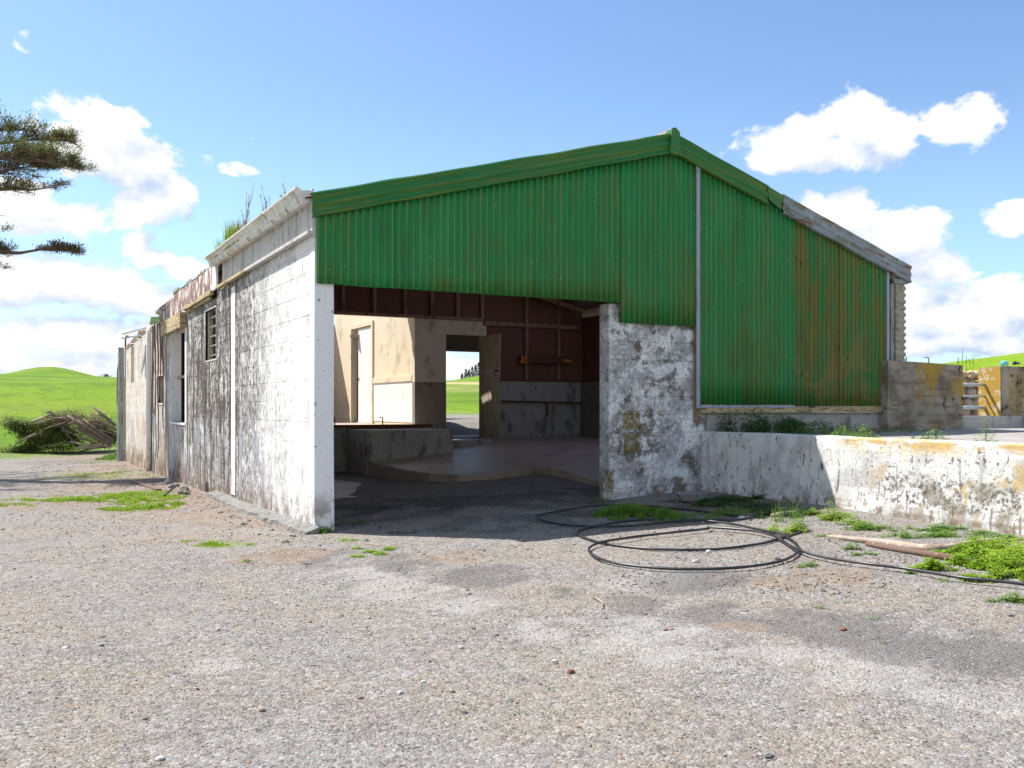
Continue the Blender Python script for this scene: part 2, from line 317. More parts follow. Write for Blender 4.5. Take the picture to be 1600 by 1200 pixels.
M['deadwood'] = weather('bleached_dead_wood', (.34, .28, .23), [((.24, .14, .09), (9, 9, 9), .5, .62, .85), ((.66, .62, .56), (24, 24, 24), .55, .65, .5)], rough=.9, bump=.5)
M['redwood'] = weather('red_barked_wood', (.15, .10, .078), [((.16, .07, .05), (12, 12, 12), .5, .62, .8), ((.55, .42, .34), (20, 20, 20), .6, .68, .7)], rough=.9, bump=.4)
M['rock'] = weather('grey_rock', (.19, .185, .18), [((.32, .31, .30), (12, 12, 12), .5, .64, .6), ((.09, .085, .08), (30, 30, 30), .56, .66, .6)], rough=.9, bump=.6)
M['rockg'] = weather('broken_grey_concrete', (.20, .195, .185), [((.11, .105, .10), (12, 12, 12), .5, .64, .8), ((.32, .31, .30), (30, 30, 30), .56, .66, .5)], rough=.95, bump=.9, bscale=60)
M['rockb'] = weather('brick_brown_stone', (.20, .085, .05), [((.10, .05, .04), (25, 25, 25), .5, .64, .7)], rough=.9, bump=.6)
M['rockw'] = weather('pale_pebble', (.50, .49, .47), [((.3, .3, .3), (60, 60, 60), .5, .66, .6)], rough=.8)
M['turq'] = weather('turquoise_plastic', (.15, .45, .48), rough=.5, bump=0)
M['chalk'] = weather('chalk_line', (.42, .44, .48), rough=.95, bump=0)
M['g_lime'] = leafmat('lime_grass', (.19, .34, .02), (.34, .46, .05), 14)
M['g_mid'] = leafmat('mid_green_weed', (.09, .22, .025), (.21, .34, .05), 11)
M['g_weed'] = leafmat('light_green_weed', (.10, .22, .04), (.24, .34, .10), 14)
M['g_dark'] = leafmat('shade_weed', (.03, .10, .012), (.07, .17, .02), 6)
M['g_dry'] = leafmat('dry_grass', (.30, .22, .07), (.20, .20, .05), 6)
M['g_straw'] = leafmat('straw_stem', (.34, .27, .16), (.16, .17, .07), 9)
M['g_con'] = leafmat('cypress_foliage', (.07, .12, .03), (.22, .26, .07), 1.6, tr=.25)
M['g_conb'] = leafmat('brown_cypress_foliage', (.27, .19, .13), (.13, .10, .07), 2.2, tr=.2)
M['g_far'] = leafmat('far_tree_foliage', (.04, .08, .085), (.06, .11, .10), .3, tr=.2)

# ------------------------------------------------------------------ helpers
class MB:
    def __init__(s): s.v = []; s.f = []
    def add(s, vs, fs):
        b = len(s.v); s.v += [tuple(v) for v in vs]; s.f += [tuple(b+i for i in f) for f in fs]; return s
    def box(s, x0, x1, y0, y1, z0, z1):
        return s.add([(x0,y0,z0),(x1,y0,z0),(x1,y1,z0),(x0,y1,z0),(x0,y0,z1),(x1,y0,z1),(x1,y1,z1),(x0,y1,z1)],
                     [(0,3,2,1),(4,5,6,7),(0,1,5,4),(1,2,6,5),(2,3,7,6),(3,0,4,7)])
    def beam(s, a, b, w, h, up=(0, 0, 1)):
        a, b = Vector(a), Vector(b); d = (b-a).normalized(); u = Vector(up); x = d.cross(u)
        if x.length < 1e-4: x = d.cross(Vector((1, 0, 0)))
        x.normalize(); u = x.cross(d)
        vs = []
        for p in (a, b):
            for sx_, su in ((-1,-1),(1,-1),(1,1),(-1,1)): vs.append(p + x*(sx_*w/2) + u*(su*h/2))
        return s.add(vs, [(0,3,2,1),(4,5,6,7),(0,1,5,4),(1,2,6,5),(2,3,7,6),(3,0,4,7)])
    def tube(s, pts, rad, n=8, cap=True):
        pts = [Vector(p) for p in pts]
        if not isinstance(rad, (list, tuple)): rad = [rad]*len(pts)
        rings = []; prev = None
        for i, p in enumerate(pts):
            d = (pts[min(i+1, len(pts)-1)] - pts[max(i-1, 0)])
            d = d.normalized() if d.length > 1e-9 else Vector((0, 0, 1))
            if prev is None:
                x = d.orthogonal().normalized()
            else:
                x = prev - d*prev.dot(d); x = x.normalized() if x.length > 1e-6 else d.orthogonal().normalized()
            prev = x; y = d.cross(x)
            rings.append([p + (x*math.cos(2*math.pi*k/n) + y*math.sin(2*math.pi*k/n))*rad[i] for k in range(n)])
        vs = [q for r in rings for q in r]; fs = []
        for i in range(len(pts)-1):
            for k in range(n):
                fs.append((i*n+k, i*n+(k+1) % n, (i+1)*n+(k+1) % n, (i+1)*n+k))
        if cap: fs += [tuple(range(n-1, -1, -1)), tuple((len(pts)-1)*n+k for k in range(n))]
        return s.add(vs, fs)
    def prism(s, poly, axis, a, b):
        """poly of 2-D points extruded along axis from a to b"""
        def P(q, t): return {'X': (t, q[0], q[1]), 'Y': (q[0], t, q[1]), 'Z': (q[0], q[1], t)}[axis]
        n = len(poly); vs = [P(q, a) for q in poly] + [P(q, b) for q in poly]
        fs = [tuple(range(n)), tuple(range(2*n-1, n-1, -1))] + [(i, i+n, (i+1) % n+n, (i+1) % n) for i in range(n)]
        return s.add(vs, fs)
    def mesh(s, name, mat, smooth=False):
        me = bpy.data.meshes.new(name); me.from_pydata(s.v, [], s.f); me.validate()
        import bmesh
        if len(s.f) < 60000:
            bm = bmesh.new(); bm.from_mesh(me); bmesh.ops.recalc_face_normals(bm, faces=bm.faces); bm.to_mesh(me); bm.free()
        me.materials.append(M[mat] if isinstance(mat, str) else mat)
        if smooth: me.polygons.foreach_set('use_smooth', [True]*len(me.polygons))
        return me
    def build(s, name, mat, parent=None, smooth=False, loc=None, stuff=False):
        o = bpy.data.objects.new(name, s.mesh(name, mat, smooth)); COL.objects.link(o)
        if parent: o.parent = parent
        if loc: o.location = loc
        if stuff: o['kind'] = 'stuff'
        return o
def tag(o, label, cat, group=None, kind=None):
    if label: o['label'] = label
    if cat: o['category'] = cat
    if group: o['group'] = group
    if kind: o['kind'] = kind
    return o
def empty(name, loc, label, cat, group=None):
    o = bpy.data.objects.new(name, None); COL.objects.link(o); o.location = loc; o.empty_display_size = .2
    return tag(o, label, cat, group)
def part(o, parent):   # parent a world-placed object under an empty without moving it
    o.parent = parent
    o.matrix_parent_inverse = parent_inv(parent); return o
def parent_inv(p):
    from mathutils import Matrix
    return Matrix.Translation(-Vector(p.location))
def inst(me, name, parent, loc, rot=(0, 0, 0), scale=(1, 1, 1)):
    o = bpy.data.objects.new(name, me); COL.objects.link(o); o.parent = parent; o.location = loc; o.rotation_euler = rot; o.scale = scale
    return o
def ray(px): k = (px-800)/FPX; return cw[0]+cr[0]*k, cw[1]+cr[1]*k
def atY(px, py, Y):
    dx_, dy_ = ray(px); t = (Y-CY)/dy_; return Vector((CX+dx_*t, Y, CZ+(HOR-py)*t/FPX))
def atX(px, py, X):
    dx_, dy_ = ray(px); t = (X-CX)/dx_; return Vector((X, CY+dy_*t, CZ+(HOR-py)*t/FPX))
def atD(px, py, t):
    dx_, dy_ = ray(px); return Vector((CX+dx_*t, CY+dy_*t, CZ+(HOR-py)*t/FPX))
def sst(a, b, x):
    t = min(1, max(0, (x-a)/(b-a))); return t*t*(3-2*t)

# ------------------------------------------------------------------ ground
PXH = atD(85, 589, 1)-Vector((CX, CY, CZ))
def bear(px, d): dx_, dy_ = ray(px); l = math.hypot(dx_, dy_); return CX+dx_/l*d, CY+dy_/l*d
HILLS = [(*bear(78, 200), 3.0, 8.5, 30), (*bear(-60, 160), .5, 12, 30), (*bear(835, 330), 6.2, 26, 60), (*bear(420, 500), 5, 80, 80), (*bear(2100, 300), 10, 70, 80)]
def gz(x, y, fine=True):
    z = .045*min(max(x, -1.0), 6.5) - .0125*min(max(y, 0), 20)*(1-sst(0, 4, x))
    z += .58*sst(1, 6, x)*sst(7.3, 10, y)
    d = math.hypot(x-CX, y-CY)
    k = sst(27, 60, d)
    if k > 0:
        far = CZ + .0238*d + 1.2*(mn.noise(Vector((x*.012, y*.012, 0))))*sst(60, 150, d)
        z = z*(1-k) + far*k
        for hx, hy, am, s1, s2 in HILLS:
            rx_, ry_ = x-hx, y-hy; l = math.hypot(hx-CX, hy-CY); ux, uy = (hx-CX)/l, (hy-CY)/l
            al = rx_*ux+ry_*uy; la = -rx_*uy+ry_*ux
            z += am*math.exp(-(la/s1)**2-(al/s2)**2)
    if fine and d < 60:
        z += .030*mn.noise(Vector((x*.55, y*.55, 1)))+.010*mn.noise(Vector((x*2.3, y*2.3, 5)))
        if d < 14: z += .0035*mn.noise(Vector((x*11, y*11, 2)))
    return z
def atG(px, py, dz=0):
    dx_, dy_ = ray(px); t = 8.
    for _ in range(25):
        x, y = CX+dx_*t, CY+dy_*t; t2 = (CZ-gz(x, y)-dz)*FPX/max(py-HOR, 3); t = .5*t+.5*t2
    x, y = CX+dx_*t, CY+dy_*t; return Vector((x, y, gz(x, y)+dz))
nA, rings = 540, [0.0]; r = .5
while r < 1400: rings.append(r); r *= 1.022 if r < 30 else 1.045
vs = [(CX, CY, gz(CX, CY))]; fs = []
for r in rings[1:]:
    for a in range(nA):
        th = 2*math.pi*a/nA; x = CX+r*math.sin(th); y = CY+r*math.cos(th); vs.append((x, y, gz(x, y)))
for a in range(nA): fs.append((0, 1+(a+1) % nA, 1+a))
for i in range(len(rings)-2):
    o1, o2 = 1+i*nA, 1+(i+1)*nA
    for a in range(nA): b = (a+1) % nA; fs.append((o1+a, o1+b, o2+b, o2+a))
mg = bpy.data.materials.new('gravel_yard_and_pasture'); mg.use_nodes = True; t = NT(mg.node_tree); t.n.clear()
out = t.new('ShaderNodeOutputMaterial'); bs = t.new('ShaderNodeBsdfPrincipled'); t.l.new(bs.outputs[0], out.inputs[0])
X_, Y_, Z_ = t.xyz()
def patch(px, py, rad, lobe=1.0):   # soft round patch of different ground at a place in the yard
    p = atG(px, py)
    dd = t.m('SQRT', t.m('ADD', t.m('POWER', t.m('SUBTRACT', X_, p.x), 2), t.m('POWER', t.m('SUBTRACT', Y_, p.y), 2)))
    return t.m('ADD', t.ss(dd, rad*1.25, rad*.3), 0)
med = t.noise(1.1, 6, .6); fine = t.noise(9, 5, .65, off=5); tiny = t.noise(70, 4, .7, off=8)
c = t.mix(t.ss(med, .36, .62), (.198, .193, .188), (.218, .192, .163))
c = t.mix(t.m('MULTIPLY', t.ss(t.noise(2.6, 5, .6, off=21), .5, .66), .5), c, (.155, .145, .142))
c = t.mix(t.m('MULTIPLY', t.ss(fine, .42, .66), .42), c, (.28, .27, .255))
c = t.mix(t.m('MULTIPLY', t.ss(t.noise(4.5, 6, .7, off=61), .54, .68), .28), c, (.12, .115, .11))
# each small stone its own tone
v1 = t.vor(85, 1); v1b = t.new('ShaderNodeSeparateColor'); t.l.new(v1, v1b.inputs[0])
k1 = v1b.outputs[0]
c = t.mix(t.ss(k1, .80, .98, 0, .55), c, (.42, .40, .38))
c = t.mix(t.ss(k1, .22, .04, 0, .70), c, (.075, .07, .07))
c = t.mix(t.ss(v1b.outputs[1], .82, .97, 0, .5), c, (.30, .20, .13))
v2 = t.vor(34, 1); v2b = t.new('ShaderNodeSeparateColor'); t.l.new(v2, v2b.inputs[0])
c = t.mix(t.ss(v2b.outputs[0], .86, .98, 0, .45), c, (.36, .34, .33))
c = t.mix(t.ss(v2b.outputs[1], .86, .98, 0, .5), c, (.10, .09, .09))
jn = t.noise(1.7, 6, .65, off=40)
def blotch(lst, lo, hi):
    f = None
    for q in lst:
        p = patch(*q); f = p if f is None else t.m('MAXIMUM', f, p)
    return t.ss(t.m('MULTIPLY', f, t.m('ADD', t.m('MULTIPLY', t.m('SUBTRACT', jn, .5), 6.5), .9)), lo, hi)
import itertools
band = []
for (ax, ay), (bx, by) in (((560, 905), (760, 945)), ((760, 950), (1060, 1000)), ((1060, 1005), (1330, 1045)), ((1330, 1045), (1640, 1125))):
    for q in (0, .34, .67): band.append((ax+(bx-ax)*q+R.uniform(-20, 20), ay+(by-ay)*q+R.uniform(-8, 8), R.uniform(.22, .42)))
dust = blotch(band+[(600,915,.32),(650,930,.42),(720,945,.3),(900,985,.4),(960,1000,.38),(1050,1010,.4),(1380,1060,.35),(1480,1080,.35),(1580,1105,.35),(1010,905,.4),(560,905,.3),(330,1040,.2)], .35, .95)
c = t.mix(t.m('MULTIPLY', dust, .40), c, (.36, .35, .34))
dark_ground = blotch([(520, 878, .35), (640, 885, .3), (850, 930, .3), (980, 945, .3), (1230, 960, .35), (1400, 1015, .3), (1530, 1050, .3), (1300,975,.55),(1450,1000,.6),(1560,1020,.5),(560,870,.5),(760,900,.5),(1150,960,.4),(1080,905,.5),(130,720,1.9),(60,745,1.4),(620,800,1.0),(800,815,.9)], .35, .95)  # asphalt areas, plus darker ground far left and before the open front
c = t.mix(t.m('MULTIPLY', dark_ground, .62), c, (.105, .10, .10))
soil = blotch([(340,800,.9),(400,815,.7),(260,790,1.2),(180,760,1.4),(300,770,1.2),(230,735,1.6),(1300,905,.45),(1230,915,.35),(1150,980,.2),(60,790,1.0),(440,870,.5),(720,868,.35),(60,705,2.5),(160,712,2.5),(0,700,3)], .35, .9)
wsoil = t.m('MULTIPLY', t.m('MULTIPLY', t.ss(X_, -2.2, -.3), t.ss(X_, .2, .1)), t.ss(t.noise(1.3, 6, .7, off=77), .38, .56))
wsoil = t.m('MULTIPLY', wsoil, t.m('MULTIPLY', t.ss(Y_, -.6, .8), t.ss(Y_, 22, 18)))
soil = t.m('MAXIMUM', soil, wsoil)
c = t.mix(t.m('MULTIPLY', soil, .62), c, t.mix(t.ss(fine, .4, .6), (.19, .135, .10), (.26, .20, .15)))
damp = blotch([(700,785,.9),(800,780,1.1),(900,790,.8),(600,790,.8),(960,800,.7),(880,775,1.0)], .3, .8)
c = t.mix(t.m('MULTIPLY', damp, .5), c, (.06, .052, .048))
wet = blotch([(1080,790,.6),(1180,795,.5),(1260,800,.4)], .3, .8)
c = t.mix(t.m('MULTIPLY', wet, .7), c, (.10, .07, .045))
moss = blotch([(170,780,.75),(230,780,.6),(120,740,1.2),(200,745,1.0),(350,850,.3),(60,775,.6)], .55, 1.0)
c = t.mix(t.m('MULTIPLY', moss, .55), c, (.16, .20, .03))
# pasture beyond the yard
dd = t.m('SQRT', t.m('ADD', t.m('POWER', t.m('SUBTRACT', X_, CX), 2), t.m('POWER', t.m('SUBTRACT', Y_, CY), 2)))
dd = t.m('ADD', dd, t.m('MULTIPLY', t.m('SUBTRACT', t.noise(.25, 5, .6, off=2), .5), 6))
gr = t.ss(dd, 28.5, 32)
gcol = t.mix(t.ss(t.noise((.10, .10, .3), 7, .62, off=3), .34, .66), (.085, .175, .008), (.15, .235, .012))
gcol = t.mix(t.m('MULTIPLY', t.ss(t.noise((.5, .22, 1), 6, .75, off=13), .46, .64), .7), gcol, (.065, .135, .012))
gcol = t.mix(t.m('MULTIPLY', t.ss(t.noise((2.2, 1.0, 2), 5, .75, off=93), .50, .62), .45), gcol, (.06, .12, .012))
gcol = t.mix(t.m('MULTIPLY', t.ss(t.noise((.05, .05, .9), 5, .7, off=95), .52, .60), .35), gcol, (.19, .22, .03))
hay = t.m('MULTIPLY', t.ss(t.noise((.05, .05, .1), 5, .6, off=33), .46, .6), t.m('MULTIPLY', t.ss(X_, 6, 12), t.ss(dd, 150, 90)))
gcol = t.mix(t.m('MULTIPLY', hay, .85), gcol, (.42, .34, .17))
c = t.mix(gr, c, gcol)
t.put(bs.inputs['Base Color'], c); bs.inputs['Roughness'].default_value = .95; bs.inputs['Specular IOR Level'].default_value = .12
hgt = t.m('ADD', t.m('ADD', t.m('MULTIPLY', t.vor(85, 0), -.9), t.m('MULTIPLY', t.vor(34, 0), -.8)), t.m('MULTIPLY', tiny, .8))
bn = t.new('ShaderNodeBump'); bn.inputs['Strength'].default_value = .9; bn.inputs['Distance'].default_value = .008
t.l.new(hgt, bn.inputs['Height']); t.l.new(bn.outputs[0], bs.inputs['Normal'])
me = bpy.data.meshes.new('ground'); me.from_pydata(vs, [], fs); me.materials.append(mg)
me.polygons.foreach_set('use_smooth', [True]*len(me.polygons))
gobj = bpy.data.objects.new('ground', me); COL.objects.link(gobj); gobj['kind'] = 'structure'

# loose stones on the yard, instanced (nobody could count them)
def gravel():
    rng = np.random.default_rng(3)
    pts = []; sc3 = []
    N = 120000
    for d0, d1, n, s0, s1 in ((1.8, 4.5, 30000, .0022, .0062), (4.5, 8.5, 34000, .0032, .0085), (8.5, 16, 17000, .005, .012), (2, 13, 900, .010, .019), (2, 11, 120, .016, .030)):
        k = rng.uniform(-.72, .72, n); d = np.sqrt(rng.uniform(d0*d0, d1*d1, n)); s = .82*(s0+(s1-s0)*rng.random(n)**3.2)
        for i in range(n):
            x = CX+(cw[0]+cr[0]*k[i])*d[i]; y = CY+(cw[1]+cr[1]*k[i])*d[i]
            if (x > -.05 and y > -.02 and (x < .3 or x > 3.0)) or x > 4.15+.075*(y+4) or y > 13 or (x > 0 and y > 2.5): continue
            if mn.noise(Vector((x*1.1, y*1.1, 7))) + .5*mn.noise(Vector((x*4, y*4, 3))) < -.22 and s[i] < .01: continue
            pts.append((x, y, gz(x, y)+s[i]*.15)); sc3.append(s[i])
    me = bpy.data.meshes.new('gravel'); me.from_pydata(pts, [], []); n = len(pts)
    at = me.attributes.new('siz', 'FLOAT', 'POINT'); at.data.foreach_set('value', np.array(sc3, dtype=np.float32))
    o = bpy.data.objects.new('gravel', me); COL.objects.link(o)
    tag(o, 'loose grey and tan gravel stones scattered over the yard', 'gravel', None, 'stuff')
    ms = bpy.data.materials.new('gravel_stone'); ms.use_nodes = True; t = NT(ms.node_tree); b = t.n['Principled BSDF']
    rnd = t.new('ShaderNodeObjectInfo').outputs['Random']
    rp = t.new('ShaderNodeValToRGB'); e = rp.color_ramp; e.interpolation = 'CONSTANT'
    cols = [(.17,.166,.165),(.22,.205,.19),(.095,.092,.092),(.24,.21,.175),(.19,.185,.185),(.32,.30,.28),(.26,.18,.13),(.17,.165,.165),(.23,.195,.16),(.44,.42,.40),(.14,.13,.125)]
    e.elements[0].color = (*cols[0], 1); e.elements[0].position = 0
    e.elements[1].color = (*cols[1], 1); e.elements[1].position = 1/len(cols)
    for i in range(2, len(cols)): q = e.elements.new(i/len(cols)); q.color = (*cols[i], 1)
    t.l.new(rnd, rp.inputs[0]); t.l.new(rp.outputs[0], b.inputs['Base Color']); b.inputs['Roughness'].default_value = .9; b.inputs['Specular IOR Level'].default_value = .15
    ng = bpy.data.node_groups.new('gravel_nodes', 'GeometryNodeTree')
    ng.interface.new_socket('Geometry', in_out='INPUT', socket_type='NodeSocketGeometry')
    ng.interface.new_socket('Geometry', in_out='OUTPUT', socket_type='NodeSocketGeometry')
    g_ = NT(ng); gi = g_.new('NodeGroupInput'); go = g_.new('NodeGroupOutput')
    jn = g_.new('GeometryNodeJoinGeometry')
    for q in range(4):
        ico = g_.new('GeometryNodeMeshIcoSphere'); ico.inputs['Radius'].default_value = 1; ico.inputs['Subdivisions'].default_value = 2 if q < 2 else 1
        sp = g_.new('GeometryNodeSetPosition'); g_.l.new(ico.outputs['Mesh'], sp.inputs['Geometry'])
        nz = g_.new('ShaderNodeTexNoise'); nz.inputs['Scale'].default_value = .9; nz.inputs['Detail'].default_value = 1
        ps = g_.new('GeometryNodeInputPosition'); g_.l.new(g_.vm('ADD', ps.outputs[0], (q*7., q*3., q*5.)), nz.inputs['Vector'])
        g_.l.new(g_.vm('MULTIPLY', g_.vm('SUBTRACT', nz.outputs['Color'], (.5, .5, .5)), (1.6, 1.6, 1.6)), sp.inputs['Offset'])
        gi2 = g_.new('GeometryNodeGeometryToInstance'); g_.l.new(sp.outputs[0], gi2.inputs[0]); g_.l.new(gi2.outputs[0], jn.inputs[0])
    ip = g_.new('GeometryNodeInstanceOnPoints'); g_.l.new(gi.outputs[0], ip.inputs['Points']); g_.l.new(jn.outputs[0], ip.inputs['Instance'])
    ip.inputs['Pick Instance'].default_value = True
    rv = g_.new('FunctionNodeRandomValue', data_type='FLOAT_VECTOR'); rv.inputs[0].default_value = (-.35, -.35, 0); rv.inputs[1].default_value = (.35, .35, 6.28)
    g_.l.new(rv.outputs[0], ip.inputs['Rotation'])
    rs = g_.new('FunctionNodeRandomValue', data_type='FLOAT_VECTOR'); rs.inputs[0].default_value = (.7, .6, .35); rs.inputs[1].default_value = (1.4, 1.0, .75); rs.inputs['Seed'].default_value = 5
    na = g_.new('GeometryNodeInputNamedAttribute', data_type='FLOAT'); na.inputs[0].default_value = 'siz'
    vs_ = g_.new('ShaderNodeVectorMath', operation='SCALE'); g_.l.new(rs.outputs[0], vs_.inputs[0]); g_.l.new(na.outputs[0], vs_.inputs['Scale'])
    g_.l.new(vs_.outputs[0], ip.inputs['Scale'])
    sm = g_.new('GeometryNodeSetMaterial'); sm.inputs['Material'].default_value = ms
    g_.l.new(ip.outputs[0], sm.inputs[0]); g_.l.new(sm.outputs[0], go.inputs[0])
    md = o.modifiers.new('gravel', 'NODES'); md.node_group = ng
    me.materials.append(ms)
gravel()

# ------------------------------------------------------------------ the shed
shed = empty('milking_shed', (0, 0, 0), 'long derelict whitewashed block milking shed with green corrugated gable and open front', 'shed')
WT = .17                                   # wall thickness
ridge_x, ridge_z = 4.03, 4.17
def roofz(x): return 3.07+(x+.03)*(1.10/4.06) if x <= ridge_x else ridge_z-(x-ridge_x)*(1.20/3.86)

def sub_rects(u0, u1, z0, z1, holes):
    us = sorted({u0, u1, *[min(max(h[i], u0), u1) for h in holes for i in (0, 1)]})
    zs = sorted({z0, z1, *[min(max(h[i], z0), z1) for h in holes for i in (2, 3)]})
    for a, b in zip(us, us[1:]):
        run = None
        for c_, d_ in zip(zs, zs[1:]):
            mu, mz = (a+b)/2, (c_+d_)/2
            if any(h[0] < mu < h[1] and h[2] < mz < h[3] for h in holes):
                if run: yield (a, b, *run); run = None
            else: run = (run[0], d_) if run else (c_, d_)
        if run: yield (a, b, *run)
# side wall (outer face x = 0), openings as (y0, y1, z0, z1)
HS = [(4.65, 5.45, 1.80, 2.50), (7.2, 8.75, .885, 2.42), (9.65, 10.3, 1.21, 1.72), (11.8, 12.35, 1.73, 2.42), (14.3, 14.95, 1.70, 2.9)]
def wtop(y): return 2.73 if y < 4.4 else (2.62 if y < 9.9 else 2.78-.045*(y-9.9)+.05*mn.noise(Vector((0, y*3, 0))))
mb = MB()
segs = [(0, 4.4, 2.73), (4.4, 9.9, 2.62), (9.9, 11.2, 2.74), (11.2, 12.8, 2.66), (12.8, 14.3, 2.60), (14.3, 15.2, 2.55), (15.2, 16.1, 2.52)]
for a, b, zt in segs:
    for (u0, u1, z0, z1) in sub_rects(a, b, -.5, zt, HS): mb.box(.0035, WT, u0, u1, z0, z1)
side = mb.build('side_wall', 'side', shed)
def block_mesh(L, H, D, seed, mat, along='Y'):
    rr = random.Random(seed); m_ = MB(); c_ = .0025
    def P(u, z, d): return (d, u, z) if along == 'Y' else (u, d, z)
    j = lambda: rr.uniform(-.0015, .0015)
    outer = [(-L/2, -H/2), (L/2, -H/2), (L/2, H/2), (-L/2, H/2)]
    inner = [(-L/2+c_, -H/2+c_), (L/2-c_, -H/2+c_), (L/2-c_, H/2-c_), (-L/2+c_, H/2-c_)]
    vs = [P(u, z, D) for u, z in outer]+[P(u+j(), z+j(), .003) for u, z in outer]+[P(u+j(), z+j(), 0+j()*.5) for u, z in inner]
    fs = [(0,1,5,4),(1,2,6,5),(2,3,7,6),(3,0,4,7),(4,5,9,8),(5,6,10,9),(6,7,11,10),(7,4,8,11),(8,9,10,11)]
    m_.add(vs, fs); return m_.mesh('block', mat)
BM = {}
def blocks(parent, along, fixed, u0, u1, z0, zt, holes, mat, flip=1, limit=300, key='', L=.4, H=.2, gap=.0035, rest='block'):
    """courses of concrete blocks laid on the face of a wall, each its own piece"""
    items = []; k = 0; z = z0
    while z < (zt(u0) if callable(zt) else zt)+.3:
        u = u0-(L/2 if k % 2 else 0)
        while u < u1:
            a, b = max(u, u0), min(u+L, u1); c_, d_ = z, z+H
            top = zt((a+b)/2) if callable(zt) else zt
            d_ = min(d_, top)
            if b-a > .04 and d_-c_ > .04:
                for r_ in sub_rects(a, b, c_, d_, holes):
                    if r_[1]-r_[0] > .03 and r_[3]-r_[2] > .03: items.append(r_)
            u += L
        z += H; k += 1
    items.sort(key=lambda r_: min(r_[0], 99) if along == 'Y' else r_[0])
    mb2 = MB()
    for i, (a, b, c_, d_) in enumerate(items):
        l_, h_ = round(b-a-gap, 3), round(d_-c_-gap, 3)
        off = R.uniform(-.0015, .0008)*flip
        cu, cz = (a+b)/2, (c_+d_)/2
        if i < limit:
            sd = R.randrange(4); kk = (l_, h_, sd, mat, along)
            if kk not in BM: BM[kk] = block_mesh(l_, h_, .02*flip, sd+hash((l_, h_)) % 99, mat, along)
            inst(BM[kk], 'block', parent, (fixed+off, cu, cz) if along == 'Y' else (cu, fixed+off, cz), (R.uniform(-.002, .002), R.uniform(-.002, .002), 0))
        else:
            if along == 'Y': mb2.box(fixed+off, fixed+.02, cu-l_/2, cu+l_/2, cz-h_/2, cz+h_/2)
            else: mb2.box(cu-l_/2, cu+l_/2, fixed+off, fixed+.02, cz-h_/2, cz+h_/2)
    if mb2.v: mb2.build(rest, mat, parent, stuff=True)
blocks(side, 'Y', 0, 0.004, 16.1, -.4, lambda y: [zt for a, b, zt in segs if a <= y <= b+.01][0], HS, 'side')
# front end of the side wall: a rendered pilaster
mb = MB()
mb.prism([(-.006, -.1), (WT+.012, -.1), (WT+.004, .9), (WT+.008, 1.6), (WT+.004, 2.6), (-.004, 2.6), (-.008, 1.3)], 'Y', -.012, .12)
mb.build('corner_pilaster', 'front', shed)
# rough concrete footing along the side wall
mb = MB(); pts = []
ys = [-.10+.05*i for i in range(96)]
vs = []; 
for i, y in enumerate(ys):
    wdt = .12+.09*mn.noise(Vector((y*2.6, 0, 3)))+.05*mn.noise(Vector((y*9, 4, 3))); h = .04+.03*mn.noise(Vector((y*3, 1, 0)))+.03*mn.noise(Vector((y*13, 1, 0)))
    g0 = gz(-.1, y)
    vs += [(.01, y, g0+h+.03), (-wdt*.6, y, g0+h+.012*mn.noise(Vector((y*20, 7, 0)))), (-wdt-.03*R.random(), y, g0+h*.7), (-wdt-.05, y, g0-.06)]
fs = []
for i in range(len(ys)-1):
    for k in range(3): fs.append((4*i+k, 4*i+k+1, 4*i+k+5, 4*i+k+4))
vs.append((.01, ys[0], gz(0, 0)-.1)); fs.append((0, 1, 2, 3, len(vs)-1))
mb.add(vs, fs); mb.build('footing', 'rockg', shed)
# white render band, window surrounds
MB().box(-.007, .01, 3.43, 3.64, .05, 2.64).build('render_band', 'plaster', shed)
def frame_Y(name, y0, y1, z0, z1, wd, mat, x0=-.012, x1=.03):
    f = MB(); f.box(x0, x1, y0-wd, y0, z0-wd, z1+wd).box(x0, x1, y1, y1+wd, z0-wd, z1+wd).box(x0, x1, y0, y1, z1, z1+wd).box(x0, x1, y0, y1, z0-wd, z0)
    return f.build(name, mat, shed)
lw = frame_Y('louvre_window', 4.65, 5.45, 1.80, 2.50, .022, 'board', x0=-.006)
MB().box(.03, .10, 4.65, 4.70, 1.80, 2.50).build('jamb', 'oldwood', lw); MB().box(.03, .10, 5.40, 5.45, 1.80, 2.50).build('jamb', 'oldwood', lw)
for i in range(5):
    z = 1.87+i*.135; MB().beam((.045, 5.05, z-.0), (.105, 5.05, z+.0), .70, .006, up=(-.75, 0, 1)).build('louvre', 'glass', lw)
    lw.children[-1].name
mb = MB()
mb.box(0.0, WT+.002, 8.75-.004, 8.75+.05, .885, 2.42).box(-.01, WT, 7.06, 7.2, .885, 2.45).box(-.015, WT+.01, 7.15, 8.8, .85, .885)
og = mb.build('opening_surround', 'plaster', shed)
mb = MB().box(.10, .14, 7.2, 8.75, 1.63, 1.67); mb.build('glazing_bar', 'oldwood', og)
frame_Y('small_window', 9.65, 10.3, 1.21, 1.72, .025, 'plaster')
mb = MB()
for yy, z0, z1 in ((11.8, 1.73, 2.42), (14.3, 1.7, 2.5)): mb.box(.05, .08, yy+.02, yy+.5, z0, z1)
mb.build('rotten_shutter', 'oldwood', shed)
